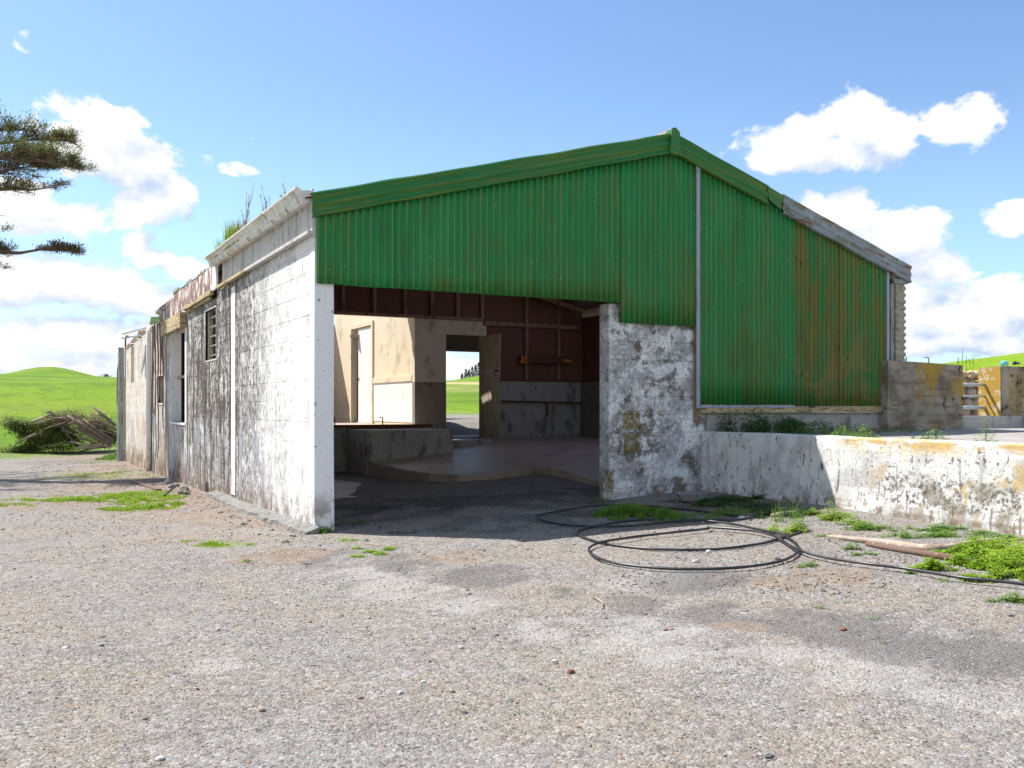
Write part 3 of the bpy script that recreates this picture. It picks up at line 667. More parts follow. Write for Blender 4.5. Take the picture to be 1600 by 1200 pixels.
# eaves: boards, ledge, gutter
for i in range(9):
    y0 = .03+i*.49; o = MB().box(-.022-R.random()*.004, .05, y0, min(y0+.482, 4.12), 2.735, 3.03).build('eaves_board', 'board', shed)
MB().beam((-.045, -.02, 2.735), (-.045, 2.6, 2.724), .055, .03).build('ledge_strip', 'board', shed); MB().beam((-.045, 2.605, 2.724), (-.045, 4.35, 2.715), .055, .035).build('ledge_strip', 'ochre', shed)
MB().box(-.03, .03, -.028, .03, 2.70, 3.04).build('corner_board', 'board', shed)
gp = [(-.03, 3.02), (-.10, 3.0), (-.125, 3.03), (-.13, 3.07), (-.155, 3.105), (-.185, 3.115), (-.187, 3.13), (-.165, 3.13), (-.14, 3.11), (-.115, 3.07), (-.105, 3.03), (-.04, 3.04), (-.03, 3.13), (-.018, 3.13), (-.018, 3.02)]
mb = MB(); N_ = 16
n = len(gp)
vs = []
for i in range(N_+1):
    y = -.03+i*4.55/N_; s_ = .010*mn.noise(Vector((0, y*1.5, 8)))
    vs += [(x+s_*.3, y, z+s_) for x, z in gp]
fs = [(i*n+k, i*n+(k+1) % n, (i+1)*n+(k+1) % n, (i+1)*n+k) for i in range(N_) for k in range(n)]
mb.add(vs, fs); mb.prism([(-.03, 3.01), (-.10, 2.99), (-.13, 3.03), (-.137, 3.08), (-.16, 3.108), (-.19, 3.118), (-.187, 3.14), (-.12, 3.10), (-.018, 3.115)], 'Y', -.036, -.030)
gut = mb.build('gutter', 'gutter', shed)
for y in (.5, 1.05, 1.6, 2.15, 2.7, 3.25, 3.8): MB().add([(-.02, y, 2.99), (-.112, y, 2.985), (-.142, y, 3.03), (-.02, y+.03, 2.99), (-.112, y+.03, 2.985), (-.142, y+.03, 3.03)], [(0,1,4,3),(1,2,5,4)]).build('gutter_bracket', 'oldwood', gut)
# fascia pieces further along
for (a, b, z0, z1, mt) in ((4.42, 4.72, 2.735, 3.045, 'plaster'), (4.725, 6.3, 2.73, 3.045, 'peel'), (6.305, 8.1, 2.70, 3.04, 'peel'), (8.105, 9.9, 2.66, 2.99, 'peel')):
    MB().prism([(a, z0), (b, z0-.02), (b, z1-.02), (a, z1)], 'X', -.045, -.018).build('fascia_board', mt, shed)
MB().beam((-.05, 4.7, 2.70), (-.05, 7.0, 2.68), .05, .06).build('timber_strip', 'ochre', shed)
MB().beam((-.03, 4.9, 2.64), (-.03, 6.9, 2.62), .04, .035).build('timber_strip', 'ochre', shed)
MB().beam((-.06, 7.05, 2.52), (-.06, 9.2, 2.52), .10, .24).build('lintel', 'ochre', shed)
# jagged stuff on the ruined part of the eaves
for i in range(22):
    y = 8.2+i*.36+R.random()*.2; z = wtop(y)+.22*(1-sst(9.5, 10.5, y))+.04
    a = R.uniform(-.8, .8); l_ = R.uniform(.12, .34)
    MB().beam((-.02, y-l_*math.cos(a)*.5, z-.03), (.02+R.random()*.2, y+l_*math.cos(a)*.5, z+l_*abs(math.sin(a))*.5+.05), .02+R.random()*.14, .012).build('broken_sheet', R.choice(['rust', 'peel', 'g_dark', 'oldwood']), shed)
MB().beam((-.08, 11.6, 2.72), (-.35, 13.2, 2.70), .03, .03).build('bracket_arm', 'metal', shed)
MB().beam((-.08, 12.2, 2.62), (-.35, 13.4, 2.62), .03, .03).build('bracket_arm', 'metal', shed)
# downpipe, vines
dp = MB().tube([(-.07, 11.15, -.12), (-.07, 11.15, 2.6), (-.03, 11.15, 2.72)], .05, 10).build('downpipe', 'plaster', shed, smooth=True)
MB().tube([(-.05, 10.95, -.1), (-.03, 10.9, 2.7)], .012, 6).build('cable', 'black', shed)
for i in range(5):
    y = 9.4+i*.33; p = [(-.03-.03*R.random(), y+.08*mn.noise(Vector((i, z*1.3, 0))), z) for z in [2.7-.28*k for k in range(int(6+4.5*R.random()))]]
    MB().tube(p, [.018*(1-.6*k/len(p)) for k in range(len(p))], 5).build('dead_vine', 'bark', shed)
MB().tube([(-.03, 10.45, 1.7), (-.05, 10.4, 1.0), (-.04, 10.3, .4), (-.12, 10.1, -.12)], .014, 6).build('grey_conduit', 'metal', shed)

# ---- green gable cladding: corrugated sheets
P_ = .0715
def corr_sheet(x0, x1, zb, zt, y0=-.045, mat='sheet', amp=.0115, seed=0, nz=6):
    m_ = MB(); n = max(2, int((x1-x0)/P_*8)); rr = random.Random(seed); ph = rr.uniform(-.01, .01)
    zrow = []
    vs = []
    for i in range(n+1):
        x = x0+(x1-x0)*i/n; a = zb(x) if callable(zb) else zb; b = zt(x)
        a += .006*mn.noise(Vector((x*3, seed, 0)))
        for k in range(nz+1):
            z = a+(b-a)*k/nz
            y = y0-amp*math.sin(2*math.pi*x/P_)+.004*mn.noise(Vector((x*2, z*2, seed)))
            vs.append((x, y, z))
    for i in range(n):
        for k in range(nz): m_.f.append((i*(nz+1)+k, (i+1)*(nz+1)+k, (i+1)*(nz+1)+k+1, i*(nz+1)+k+1))
    m_.v = vs
    me = bpy.data.meshes.new('cladding_sheet'); me.from_pydata(m_.v, [], m_.f); me.materials.append(M[mat]); me.polygons.foreach_set('use_smooth', [True]*len(me.polygons))
    o = bpy.data.objects.new('cladding_sheet', me); COL.objects.link(o); o.parent = shed
    sd = o.modifiers.new('thick', 'SOLIDIFY'); sd.thickness = .0012
    return o
def trimb(x): return roofz(x)-.12
zb1 = atY(495, 443, -.05).z; zb1b = atY(968, 473, -.05).z; x970 = atY(970, 473, -.05).x
zb2 = atY(1083, 510, -.05).z
xl, xm = .005, atY(1087, 500, -.05).x
cuts = [xl]+[xl+.762*i for i in range(1, 20) if xl+.762*i < xm-.3]+[xm]
zbl = lambda x: zb1+(zb1b-zb1)*(x/x970)
cuts2 = sorted(set([round(c_, 4) for c_ in cuts if abs(c_-x970) > .2]+[round(x970, 4)]))
for i, (a, b) in enumerate(zip(cuts2, cuts2[1:])):
    corr_sheet(a, b+(.012 if b < xm-.05 else 0), zbl if a < x970-.01 else zb2, trimb, y0=-.045-.0045*(i % 2), seed=i)
xr1 = atY(1094, 600, -.05).x; xr2 = atY(1384, 600, -.05).x; xmid = atY(1241, 600, -.05).x
rc = [xr1, (xr1+.66), xmid, xmid+.76, xr2]
for i, (a, b) in enumerate(zip(rc, rc[1:])):
    corr_sheet(a, b+(.012 if i < 3 else 0), lambda x: 1.165 if x < xmid else 1.15, trimb, y0=-.045-.0045*(i % 2), mat='sheet' if i < 2 else 'sheet_rust', seed=20+i, nz=8)
# steel strip between the two faces, corner strip, base flashing, sill
MB().beam((atY(1091, 300, -.07).x, -.066, 1.13), (atY(1091, 300, -.07).x, -.066, roofz(4.6)-.1), .05, .014, up=(0, 1, 0)).build('flashing_strip', 'zinc', shed)
MB().box(xr2, xr2+.045, -.07, -.02, 1.70, roofz(7.6)-.12).build('flashing_strip', 'zinc', shed)
fl = MB(); x0 = xr1+.0; 
fl.add([(x0+(xmid-x0)*i/24, -.056-.004*(i % 2), z) for i in range(25) for z in (1.133, 1.165+.012*mn.noise(Vector((i*.7, 0, 0))))], [(2*i, 2*i+2, 2*i+3, 2*i+1) for i in range(24)])
fl.build('base_flashing', 'zinc', shed)
MB().box(xr1-.02, 7.52, -.10, .0, 1.075, 1.13).build('timber_sill', 'ochre', shed)
MB().box(atY(1102, 700, 0).x+.004, 7.55, -.035, .14, .2, 1.073).build('plinth', 'conc', shed)
MB().box(atY(1084, 500, -.01).x+.0, atY(1089, 500, -.01).x, -.034, .12, .98, 2.06).build('gap_post', 'stud', shed)
# barge trim, wavy section swept along the slope
def barge(xa, xb, mat, drop=.205, name='barge_trim', n=22, lip=True):
    prof = [(-.03, .012), (-.10, .014), (-.112, -.002), (-.100, -.022), (-.088, -.05), (-.100, -.085), (-.104, -.11), (-.086, -.135), (-.092, -.165), (-.110, -.19), (-.104, -.205), (-.06, -.21)]
    m_ = MB(); vs = []; k = len(prof)
    for i in range(n+1):
        x = xa+(xb-xa)*i/n; z0 = roofz(x)+.008*mn.noise(Vector((x*2.2, 0, 4)))
        for (y, dz_) in prof: vs.append((x, y+.008*mn.noise(Vector((x*2.5, dz_*9, 2))), z0+dz_*drop/.205))
    fs = [(i*k+j, (i+1)*k+j, (i+1)*k+j+1, i*k+j+1) for i in range(n) for j in range(k-1)]
    m_.add(vs, fs); o = m_.build(name, mat, shed, smooth=False)
    sd = o.modifiers.new('thick', 'SOLIDIFY'); sd.thickness = .002
    return o
barge(-.05, 1.35, 'trim'); barge(1.352, 2.72, 'trim'); barge(2.722, 4.0, 'trim')
barge(4.06, 5.42, 'trim'); xg = atY(1222, 320, -.08).x
mb = MB().add([(5.40, -.11, roofz(5.4)-.0), (xg+.02, -.115, roofz(xg)-.02), (xg-.02, -.10, roofz(xg)-.10), (5.62, -.10, roofz(5.6)-.19), (5.42, -.108, roofz(5.4)-.16)], [(0, 4, 3, 2, 1)]).build('torn_trim', 'trim', shed)
barge(xg, 7.90, 'galv')
MB().add([(xg, -.11, roofz(xg)-.05), (xg+.1, -.14, roofz(xg+.1)-.16), (xg+.30, -.125, roofz(xg+.3)-.21), (xg+.27, -.11, roofz(xg+.27)-.19), (xg+.1, -.11, roofz(xg+.1)-.13)], [(0, 1, 2, 3, 4)]).build('bent_lip', 'deadwood', shed)
MB().prism([(3.955, roofz(3.955)-.20), (4.03, roofz(4.03)-.235), (4.105, roofz(4.105)-.20), (4.09, ridge_z+.02), (4.03, ridge_z+.065), (3.98, ridge_z+.04)], 'Y', -.125, -.03).build('ridge_cap_end', 'trim', shed)
# roof
def roof_slope(xa, xb, ya, yb, name='roof_slope'):
    m_ = MB(); n = int((yb-ya)/P_*4); vs = []
    for i in range(n+1):
        y = ya+(yb-ya)*i/n; d = .008*math.sin(2*math.pi*(y-ya)/P_)
        vs += [(xa, y, roofz(xa)-.015+d), (xb, y, roofz(xb)-.015+d)]
    m_.add(vs, [(2*i, 2*i+1, 2*i+3, 2*i+2) for i in range(n)])
    o = m_.build(name, 'tin_roof', shed); sd = o.modifiers.new('t', 'SOLIDIFY'); sd.thickness = .004; sd.offset = -1
    return o
roof_slope(-.10, 4.03, -.09, 4.5); roof_slope(-.035, 4.03, 4.505, 8.3); roof_slope(7.93, 4.03, -.09, .9); roof_slope(5.1, 4.03, .905, 5.7); roof_slope(7.93, 4.03, 5.705, 8.9)  # sheets left out over unseen hall side and rear wing to admit daylight
MB().tube([(4.03, -.1, ridge_z+.02), (4.03, 8.9, ridge_z+.02)], .05, 8).build('ridge_roll', 'tin_roof', shed)
# timber frame inside
for y in (.10, 2.4, 4.8):
    for xa, xb in ((.1, 4.03), (7.6, 4.03)):
        MB().beam((xa, y, roofz(xa)-.10), (xb, y, roofz(xb)-.10), .05, .12).build('rafter', 'stud', shed)
for x in (.3, 1.5, 2.8, 3.9, 5.1, 6.4, 7.4): MB().box(x-.025, x+.025, -.02, 7.1, roofz(x)-.075-.02, roofz(x)-.035).build('purlin', 'stud', shed)
MB().box(0.05, 3.3, -.02, .06, zb1+.02, zb1+.12).build('front_beam', 'stud', shed)

# front pier and its blocks
xp0, xp1 = atY(952, 600, 0).x, atY(1102, 700, 0).x
zt_hi = atY(955, 474, 0).z; zt_lo = atY(1020, 506, 0).z; xstep = atY(968, 500, 0).x
mb = MB().box(xp0, xp1, .008, WT, -.3, zt_lo).box(xp0, xstep, .008, WT, zt_lo, zt_hi)
pier = mb.build('front_pier', 'front', shed)
blocks(pier, 'X', 0, xp0, xp1, .06, lambda x: zt_hi if x < xstep else zt_lo, [], 'front')
MB().prism([(xp0-.006, .0), (xp0+.03, .0), (xp0+.03, zt_hi-.02), (xp0+.01, zt_hi), (xp0-.004, zt_hi-.02)], 'Y', .004, WT+.01).build('pier_jamb', 'front', shed)
# right wall, inner structure
YB = 7.2
MB().box(7.50, 7.60, .0, 8.4, .3, 2.9).build('right_wall', 'brown', shed)
MB().box(7.44, 7.50, .1, YB, .3, 1.62).build('right_wall_base', 'dado', shed)
# back wall: block part
bx0 = 5.36
bw = MB().box(bx0, 7.49, YB+.008, YB+.15, .1, 1.62).build('back_block_wall', 'conc', shed)
blocks(bw, 'X', YB, bx0, 7.44, .42, 1.60, [], 'conc')
# brown lining above
def gable(x0, x1, z0, y0, y1, mat, name):
    pl = [(x0, z0), (x1, z0), (x1, roofz(x1)-.06)] + ([(4.03, roofz(4.03)-.06)] if x0 < 4.03 < x1 else []) + [(x0, roofz(x0)-.06)]
    return MB().prism(pl, 'Y', y0, y1).build(name, mat, shed)
ztop = atY(650, 497, YB).z
gl = gable(.17, 5.36, ztop, YB+.03, YB+.07, 'brown', 'gable_lining')
gable(5.362, 7.5, 1.62, YB+.03, YB+.07, 'brown', 'gable_lining')
for px in (536, 585, 633, 675, 715, 753):
    x = atY(px, 480, YB).x; MB().box(x-.03, x+.03, YB-.03, YB+.029, ztop+.05, roofz(x)-.07).build('stud', 'stud', gl)
for px in (822, 872):
    x = atY(px, 480, YB).x; MB().box(x-.03, x+.03, YB-.03, YB+.029, 1.66, roofz(x)-.07).build('stud', 'stud', gl)
MB().box(5.3, 7.4, YB-.035, YB+.02, 2.66, 2.74).build('rail', 'stud', gl)
MB().box(.2, 5.3, YB-.04, YB+.02, ztop-.0, ztop+.055).build('rail', 'stud', gl)
MB().beam((3.5, YB-.2, roofz(4.0)-.25), (7.4, YB-.2, roofz(7.4)-.12), .06, .09).build('rafter', 'stud', shed)
# back wall part with the doorway
xw0 = atY(648, 600, YB).x; xd0 = atY(697, 600, YB).x; xd1 = atY(753, 600, YB).x; xw1 = atY(760, 510, YB).x
zdt = atY(725, 523, YB).z; zdado = atY(670, 597, YB).z
mb = MB().box(xw0, xd0, YB, YB+.12, zdado, ztop-.003).box(xd0, xw1, YB, YB+.12, zdt, ztop-.003); mb.build('doorway_wall', 'upper', shed)
MB().box(xw0, xd0, YB-.004, YB+.12, .1, zdado-.002).build('doorway_wall_dado', 'dado', shed)
MB().box(xd1+.0, xw1, YB, YB+.12, .1, zdt-.002).build('door_post', 'oldwood', shed)
MB().box(xd0-.1, xd1+1.2, YB+1.1, YB+1.2, atY(725, 547, YB+1.1).z, 2.9).build('outer_lintel', 'dado', shed)
MB().box(xd0-.1, xd1+1.2, YB+1.09, YB+1.0995, atY(725, 549, YB+1.1).z-.01, atY(725, 547, YB+1.1).z+.01).build('lintel_edge', 'deadwood', shed)
MB().box(3.95, 5.9, YB+.13, 8.6, .35, .575).build('threshold', 'conc', shed)
MB().box(4.06, 4.45, 8.3, 8.4, .3, 3.2).build('passage_wall', 'upper', shed)
MB().beam((3.9, 10.6, 2.62), (6.2, 9.3, 2.66), .5, .05, up=(0, 0, 1)).build('passage_eave', 'oldwood', shed)
# back room: raised floor, cream partition with door
XP = 3.95
MB().box(.17, XP, 6.55, 14.5, .55, .80).build('raised_floor', 'slab', shed)
MB().box(.17, 2.42, 6.5, 6.62, -.5, .80).build('pit_face', 'conc', shed)
MB().box(.17, XP, 6.44, 6.58, .80, .845).build('brown_kerb', 'rust', shed)
dy0, dy1 = 9.5, 10.75; dzt = atX(563, 512, XP).z
mb = MB()
for (u0, u1, z0, z1) in sub_rects(YB+.121, 12.0, .80, 3.9, [(dy0, dy1, .80, dzt)]): mb.box(XP, XP+.1, u0, u1, z0, min(z1, roofz(XP)-.1))
mb.build('cream_partition', 'cream', shed)
MB().box(XP-.012, XP-.001, 7.34, 9.38, .86, atX(620, 597, XP).z).build('white_panel', 'whitein', shed)
MB().box(XP-.03, XP-.001, 7.34, 9.38, atX(620, 597, XP).z+.003, atX(620, 588, XP).z).build('dado_rail', 'cream', shed)
mb = MB().box(XP-.03, XP, dy0-.09, dy0, .80, dzt+.09).box(XP-.03, XP, dy1, dy1+.09, .80, dzt+.09).box(XP-.03, XP, dy0, dy1, dzt, dzt+.09)
mb.build('inner_door_frame', 'cream', shed)
dr = MB().box(XP+.0, XP+.035, dy0+.02, dy0+.86, .82, dzt-.02).build('inner_door', 'whitein', shed)
MB().box(XP-.02, XP, dy0+.80, dy0+.84, 1.7, 1.74).build('latch', 'rust', dr)
MB().box(.17, 6.0, 12.0, 12.1, .80, 3.0).build('end_partition', 'cream', shed)
MB().box(.175, 1.3, 9.05, 9.12, .80, 2.7).build('opening_dark_panel', 'dark', shed)  # added dark panel, makes the side opening look unlit inside
MB().box(XP+1.0, XP+1.1, 8.5, 12, .6, 2.6).build('far_partition', 'dark', shed)  # near-black colour stands in for the unlit room past the door
for px in (523, 598): 
    p = atY(px, 660, 6.5); MB().tube([(p.x, 6.5, .84), (p.x, 6.5, .96), (p.x-.05, 6.5, .965)], .01, 6).build('rusty_hook', 'rust', shed)
# concrete bail block with chalk marks
bl = MB().box(2.42, 3.88, 5.45, 7.19, .05, .775).build('concrete_bail', 'conc', shed)
def stroke(pts):
    MB().tube([atY(a, b, 5.445) for a, b in pts], .0055, 4).build('chalk_stroke', 'chalk', bl)
stroke([(645+9*math.cos(a)+10, 690+9.5*math.sin(a)) for a in [i*.45 for i in range(15)]])
for dy_ in (0, 4, 8): stroke([(648+dy_*.3, 688+dy_-3), (653, 685+dy_), (661, 686+dy_), (665, 690+dy_)])
stroke([(634, 700), (634, 684), (640, 690), (641, 702)])
# slab with curved edge
def slabz(x, y): return .2+.04*(y-3)+.07*(min(x, 5.3)-2.5)+.008*mn.noise(Vector((x*2, y*2, 0)))
edge = [(2.42, 7.18), (2.44, 5.4), (2.50, 4.3), (2.62, 3.5), (2.85, 3.05), (3.2, 2.85), (3.7, 2.95), (4.05, 3.05), (4.12, 2.6), (3.98, 1.7), (3.86, 1.0), (3.9, .3), (3.95, .18), (7.5, .18), (7.5, 7.18)]
mb = MB()
import bmesh
bm = bmesh.new(); vv = [bm.verts.new((x, y, 0)) for x, y in edge]; f_ = bm.faces.new(vv)
for ax in range(1, 18):
    bmesh.ops.bisect_plane(bm, geom=bm.verts[:]+bm.edges[:]+bm.faces[:], plane_co=(2.4+ax*.3, 0, 0), plane_no=(1, 0, 0))
    bmesh.ops.bisect_plane(bm, geom=bm.verts[:]+bm.edges[:]+bm.faces[:], plane_co=(0, ax*.42, 0), plane_no=(0, 1, 0))
if f_.is_valid and bm.faces[:][0].normal.z < 0: bmesh.ops.reverse_faces(bm, faces=bm.faces[:])
ex = bmesh.ops.extrude_face_region(bm, geom=bm.faces[:]); tops = [v for v in ex['geom'] if isinstance(v, bmesh.types.BMVert)]
for v in bm.verts: v.co.z = -.25
for v in tops: v.co.z = slabz(v.co.x, v.co.y)
bmesh.ops.recalc_face_normals(bm, faces=bm.faces[:])
me = bpy.data.meshes.new('floor_slab'); bm.to_mesh(me); bm.free(); me.materials.append(M['slab'])
sb = bpy.data.objects.new('floor_slab', me); COL.objects.link(sb); sb.parent = shed
MB().box(3.89, 5.0, 6.2, 7.19, .3, slabz(5, 6.6)+.05).build('door_step', 'conc', shed)
MB().prism([(.2, 2.75), (1.6, 2.55), (3.0, 2.5), (4.1, 2.9), (4.1, 6.5), (.2, 6.5)], 'Z', -.2, .045).build('pit_floor', 'slab', shed)
# plank door on the doorway
dh, de = Vector((xd1, YB-.02, 0)), Vector((5.20, 6.33, 0))
dv = (de-dh).normalized(); dn = Vector((-dv.y, dv.x, 0)); W_ = (de-dh).length; zb_, zt_ = .585, 2.44
leaf = bpy.data.objects.new('plank_door', MB().beam(dh+Vector((0, 0, zb_+.45))+dn*-.02, de+Vector((0, 0, zb_+.45))+dn*-.02, .10, .02, up=dn).mesh('plank_door', 'oldwood'))
COL.objects.link(leaf); leaf.parent = shed
for zz in (zb_+1.2, zb_+1.65): MB().beam(dh+Vector((0, 0, zz))-dn*.02, de+Vector((0, 0, zz))-dn*.02, .10, .02, up=dn).build('ledger', 'oldwood', leaf)
for i in range(7):
    a = dh+dv*(W_*(i+.03)/7); b = dh+dv*(W_*(i+.97)/7)
    c_ = (a+b)/2; MB().beam(Vector((c_.x, c_.y, zb_)), Vector((c_.x, c_.y, zt_+.01*R.random())), (b-a).length, .018, up=dn).build('plank', 'oldwood', leaf)
MB().beam(dh+dv*.7+Vector((0, 0, zb_+1.2))-dn*.04, dh+dv*.85+Vector((0, 0, zb_+1.2))-dn*.04, .04, .02, up=dn).build('bolt', 'rust', leaf)
# pipe rail on back wall, rusty light bracket
pr = MB().tube([atY(783, 627, YB-.06), atY(920, 630, YB-.06)], .018, 7).tube([atY(854, 628, YB-.06), atY(855, 650, YB-.06)], .016, 6).build('wall_pipe', 'rust', shed)
MB().tube([(7.4, 5.8, 1.42), (7.4, 1.0, 1.42)], .016, 6).build('wall_pipe', 'rust', shed)
MB().tube([(7.4, 5.8, 1.1), (7.4, 1.0, 1.05)], .016, 6).build('wall_pipe', 'rust', shed)
a, b = atY(812, 562, YB-.05), atY(886, 563, YB-.05)
lf = empty('light_fitting', (a.x, a.y, a.z-.07), 'long orange rusted strip light fitting on the dark brown back wall', 'light fitting')
def P2(o): return part(o, lf)
P2(MB().beam(a, b, .04, .13).build('tray', 'rust')); P2(MB().beam(a-Vector((.0, .03, 0)), a+Vector((.13, -.03, 0)), .05, .14).build('end_cap', 'orange'))
P2(MB().beam(b-Vector((.14, .03, 0)), b+Vector((.06, -.03, -.02)), .05, .06).build('end_cap', 'orange'))

# ------------------------------------------------------------------ corrugated column at the right corner
cc = empty('corrugated_column', (7.78, .1, 1.74), 'narrow beige horizontally corrugated column at the right end of the green gable', 'column')
vs = []; fs = []; nz_ = 110; 
for i in range(nz_+1):
    z = 1.745+(2.74-1.745)*i/nz_; d = .009*math.sin(2*math.pi*z/.086)
    vs += [(7.665, -.055-d, z), (7.84+d, -.055-d, z), (7.84+d, .25, z), (7.665, .25, z)]
for i in range(nz_):
    for k in range(4): fs.append((4*i+k, 4*i+(k+1) % 4, 4*i+4+(k+1) % 4, 4*i+4+k))
o = MB().add(vs, fs).build('corrugated_panel', 'fibre'); part(o, cc)
o = MB().box(7.60, 7.66, -.03, .1, 1.745, 2.86).build('corner_post', 'greypost'); part(o, cc)
o = MB().box(7.60, 7.87, -.075, .2, 2.745, 2.80).build('cap_board', 'galv'); part(o, cc)
o = MB().box(7.61, 7.80, -.05, .2, 2.80, 2.90).build('packing_timber', 'ochre'); part(o, cc)

# ------------------------------------------------------------------ low wall and terrace
def wx(y): return 4.50+.075*y
lwl = empty('low_wall', (wx(-3), -3, .2), 'low whitewashed concrete wall with orange lichen running from the pier', 'wall')
ys = [-.0-.14*i for i in range(56)]; vs = []
for y in ys:
    x = wx(y); zt = .865+.010*mn.noise(Vector((y*1.4, 2, 2))); b_ = .008*mn.noise(Vector((y*1.2, 5, 2)))
    for z in (-.2, .25, .42, .6, .75): vs.append((x+.012*mn.noise(Vector((y*2, z*3, 1)))+b_-(.02 if z < .3 else 0), y, z))
    vs += [(x+.012, y, zt-.012), (x+.03, y, zt), (x+.17, y, zt+.004), (x+.185, y, zt-.01), (x+.185, y, .4)]
k = 10; fs = [(i*k+j, i*k+j+1, (i+1)*k+j+1, (i+1)*k+j) for i in range(len(ys)-1) for j in range(k-1)]
fs += [tuple(range(k)), tuple((len(ys)-1)*k+j for j in range(k-1, -1, -1))]
o = MB().add(vs, fs).build('wall_face', 'low', smooth=False); part(o, lwl)
mb = MB(); n_ = 40
tv = []; 
for i in range(n_+1):
    for j in range(31):
        y = -8+(10.4)*i/n_; x = wx(y)+.14+(22-wx(y)-.14)*(j/30)**1.6
        if y > -.02 and x < 7.7: pass
        tv.append((x, y, .845+.012*mn.noise(Vector((x*1.2, y*1.2, 9)))-.006*sst(5.5, 4.7, x)))
tf = []
for i in range(n_):
    for j in range(30):
        q = [i*31+j, i*31+j+1, (i+1)*31+j+1, (i+1)*31+j]
        cx_ = sum(tv[a][0] for a in q)/4; cy_ = sum(tv[a][1] for a in q)/4
        if cy_ > -.05 and cx_ < 8.0: continue
        tf.append(tuple(q))
o = MB().add(tv, tf).build('terrace', 'terr'); o['kind'] = 'structure'
# loose slab of concrete leaning at the wall foot
def rock(name, p, s, mat, label, cat='stone', seed=0, group=None, rot=0):
    rr = random.Random(seed); bm = bmesh.new(); bmesh.ops.create_icosphere(bm, subdivisions=2, radius=1)
    for v in bm.verts:
        n_ = 1+.45*mn.noise(v.co*1.3+Vector((seed*3.1, 0, 0)))+.12*mn.noise(v.co*4+Vector((0, seed, 0)))
        v.co = Vector((v.co.x*s[0], v.co.y*s[1], max(v.co.z, -.6)*s[2]))*n_
    me = bpy.data.meshes.new(name); bm.to_mesh(me); bm.free(); me.materials.append(M[mat])
    o = bpy.data.objects.new(name, me); COL.objects.link(o); o.location = p+Vector((0, 0, s[2]*.45)); o.rotation_euler = (0, 0, rot)
    return tag(o, label, cat, group)
mb = MB().prism([(-.13, 0), (-.17, .06), (.16, .075), (.13, .04), (.03, -.02)], 'Y', -.06, .06)
o = mb.build('concrete_chunk', 'rock'); o.location = atG(1082, 784)+Vector((0, 0, .03)); o.rotation_euler = (.2, 0, -.3)
tag(o, 'broken grey concrete chunk lying in the corner of pier and low wall', 'concrete')
rock('brown_stone', atG(892, 1052), (.021, .013, .012), 'rockb', 'reddish brown stone on the open gravel in the foreground', seed=3)
for i, (px, py, s_, mt, lb) in enumerate([(866, 1034, .011, 'rockw', 'pale pebble behind the reddish brown stone'), (626, 1083, .012, 'rockw', 'pale pebble left of centre in the near gravel'),
    (1040, 985, .013, 'rock', 'small dark stone on the pale dust right of centre'), (250, 1187, .013, 'rockw', 'flat white pebble near the lower left of the photo'),
    (1317, 985, .014, 'rockb', 'small red brown stone on the dark patch at right'), (1200, 1182, .012, 'rock', 'grey pebble near the lower edge, right of centre'), (661, 1066, .010, 'rockw', 'small pale pebble beside a straw, left of centre'),
    (1088, 879, .025, 'rockw', 'pale stone lying inside the black hose loop'), (1107, 863, .018, 'rockw', 'small pale stone between the hose strands')]):
    rock('pebble', atG(px, py), (s_*1.3, s_, s_*.7), mt, lb, seed=10+i)
# white curled stick
o = MB().tube([atG(925, 932, .01), atG(934, 936, .012), atG(941, 941, .012), atG(942, 947, .01)], [.004, .005, .005, .004], 6).build('twig', 'deadwood'); tag(o, 'small curled white twig on the dark gravel', 'twig')

# ------------------------------------------------------------------ big concrete wall, curb, pillar, rails, stone wall
bwx0, bwx1 = atY(1386, 600, -.16).x, atY(1505, 600, -.16).x
cwz = lambda px, py: atY(px, py, -.16).z
cwl = empty('concrete_wall', ((bwx0+bwx1)/2, 0, .84), 'tall board-marked concrete wall with yellow lichen beside the green gable', 'wall')
pl = [(bwx0, .6), (bwx1, .6), (bwx1-.005, cwz(1505, 571)), (bwx0+.8, cwz(1430, 566)), (bwx0+.02, cwz(1388, 563))]
part(MB().prism(pl, 'Y', -.16, .05).build('wall_body', 'pill'), cwl)
for zz in (1.05, 1.28, 1.5): part(MB().box(bwx0+.03, bwx1-.03, -.163, -.15, zz, zz+.006).build('board_line', 'dado'), cwl)
part(MB().tube([(bwx0+.55, 0, 1.72), (bwx0+.56, 0, 1.80)], .007, 5).build('steel_spike', 'rust'), cwl)
part(MB().tube([(bwx0+1.0, 0, 1.70), (bwx0+1.0, 0, 1.80), (bwx0+.93, 0, 1.805)], .007, 5).build('steel_hook', 'rust'), cwl)
cx0 = bwx1+.004; czt = atY(1530, 650, -.05).z
cb = MB().box(cx0, 16, -.05, .12, .6, czt).build('concrete_curb', 'conc'); tag(cb, 'low grey concrete curb closing the gap right of the tall wall', 'curb')
MB().box(cx0+.005, cx0+.03, -.056, -.04, .84, czt-.01).build('joint', 'dark', cb)
px0 = atY(1565, 600, -.05).x
pil = empty('concrete_pillar', (px0+.5, .1, czt), 'squat concrete wall end with bright yellow lichened side at the right edge', 'wall')
zpt = atY(1570, 572, -.05).z
part(MB().box(px0, px0+2.2, -.048, .10, czt+.002, zpt).build('pillar_front', 'pill'), pil)
part(MB().box(px0-.012, px0-.001, -.04, .30, czt+.002, zpt-.01).build('lichened_side', 'pilly'), pil)
part(MB().box(px0, px0+2.2, .102, .30, czt+.002, zpt-.012).build('pillar_rear', 'pilly'), pil)
gt = empty('pipe_rail_gate', (cx0+.3, .2, czt), 'three grey pipe rails closing the gap between the concrete walls', 'gate')
for py, rr_ in ((601, .022), (619, .014), (637, .026)):
    a, b = atY(1503, py, .2), atY(1557, py, .2); part(MB().tube([a, b], rr_, 8).build('rail', 'metal', smooth=True), gt)
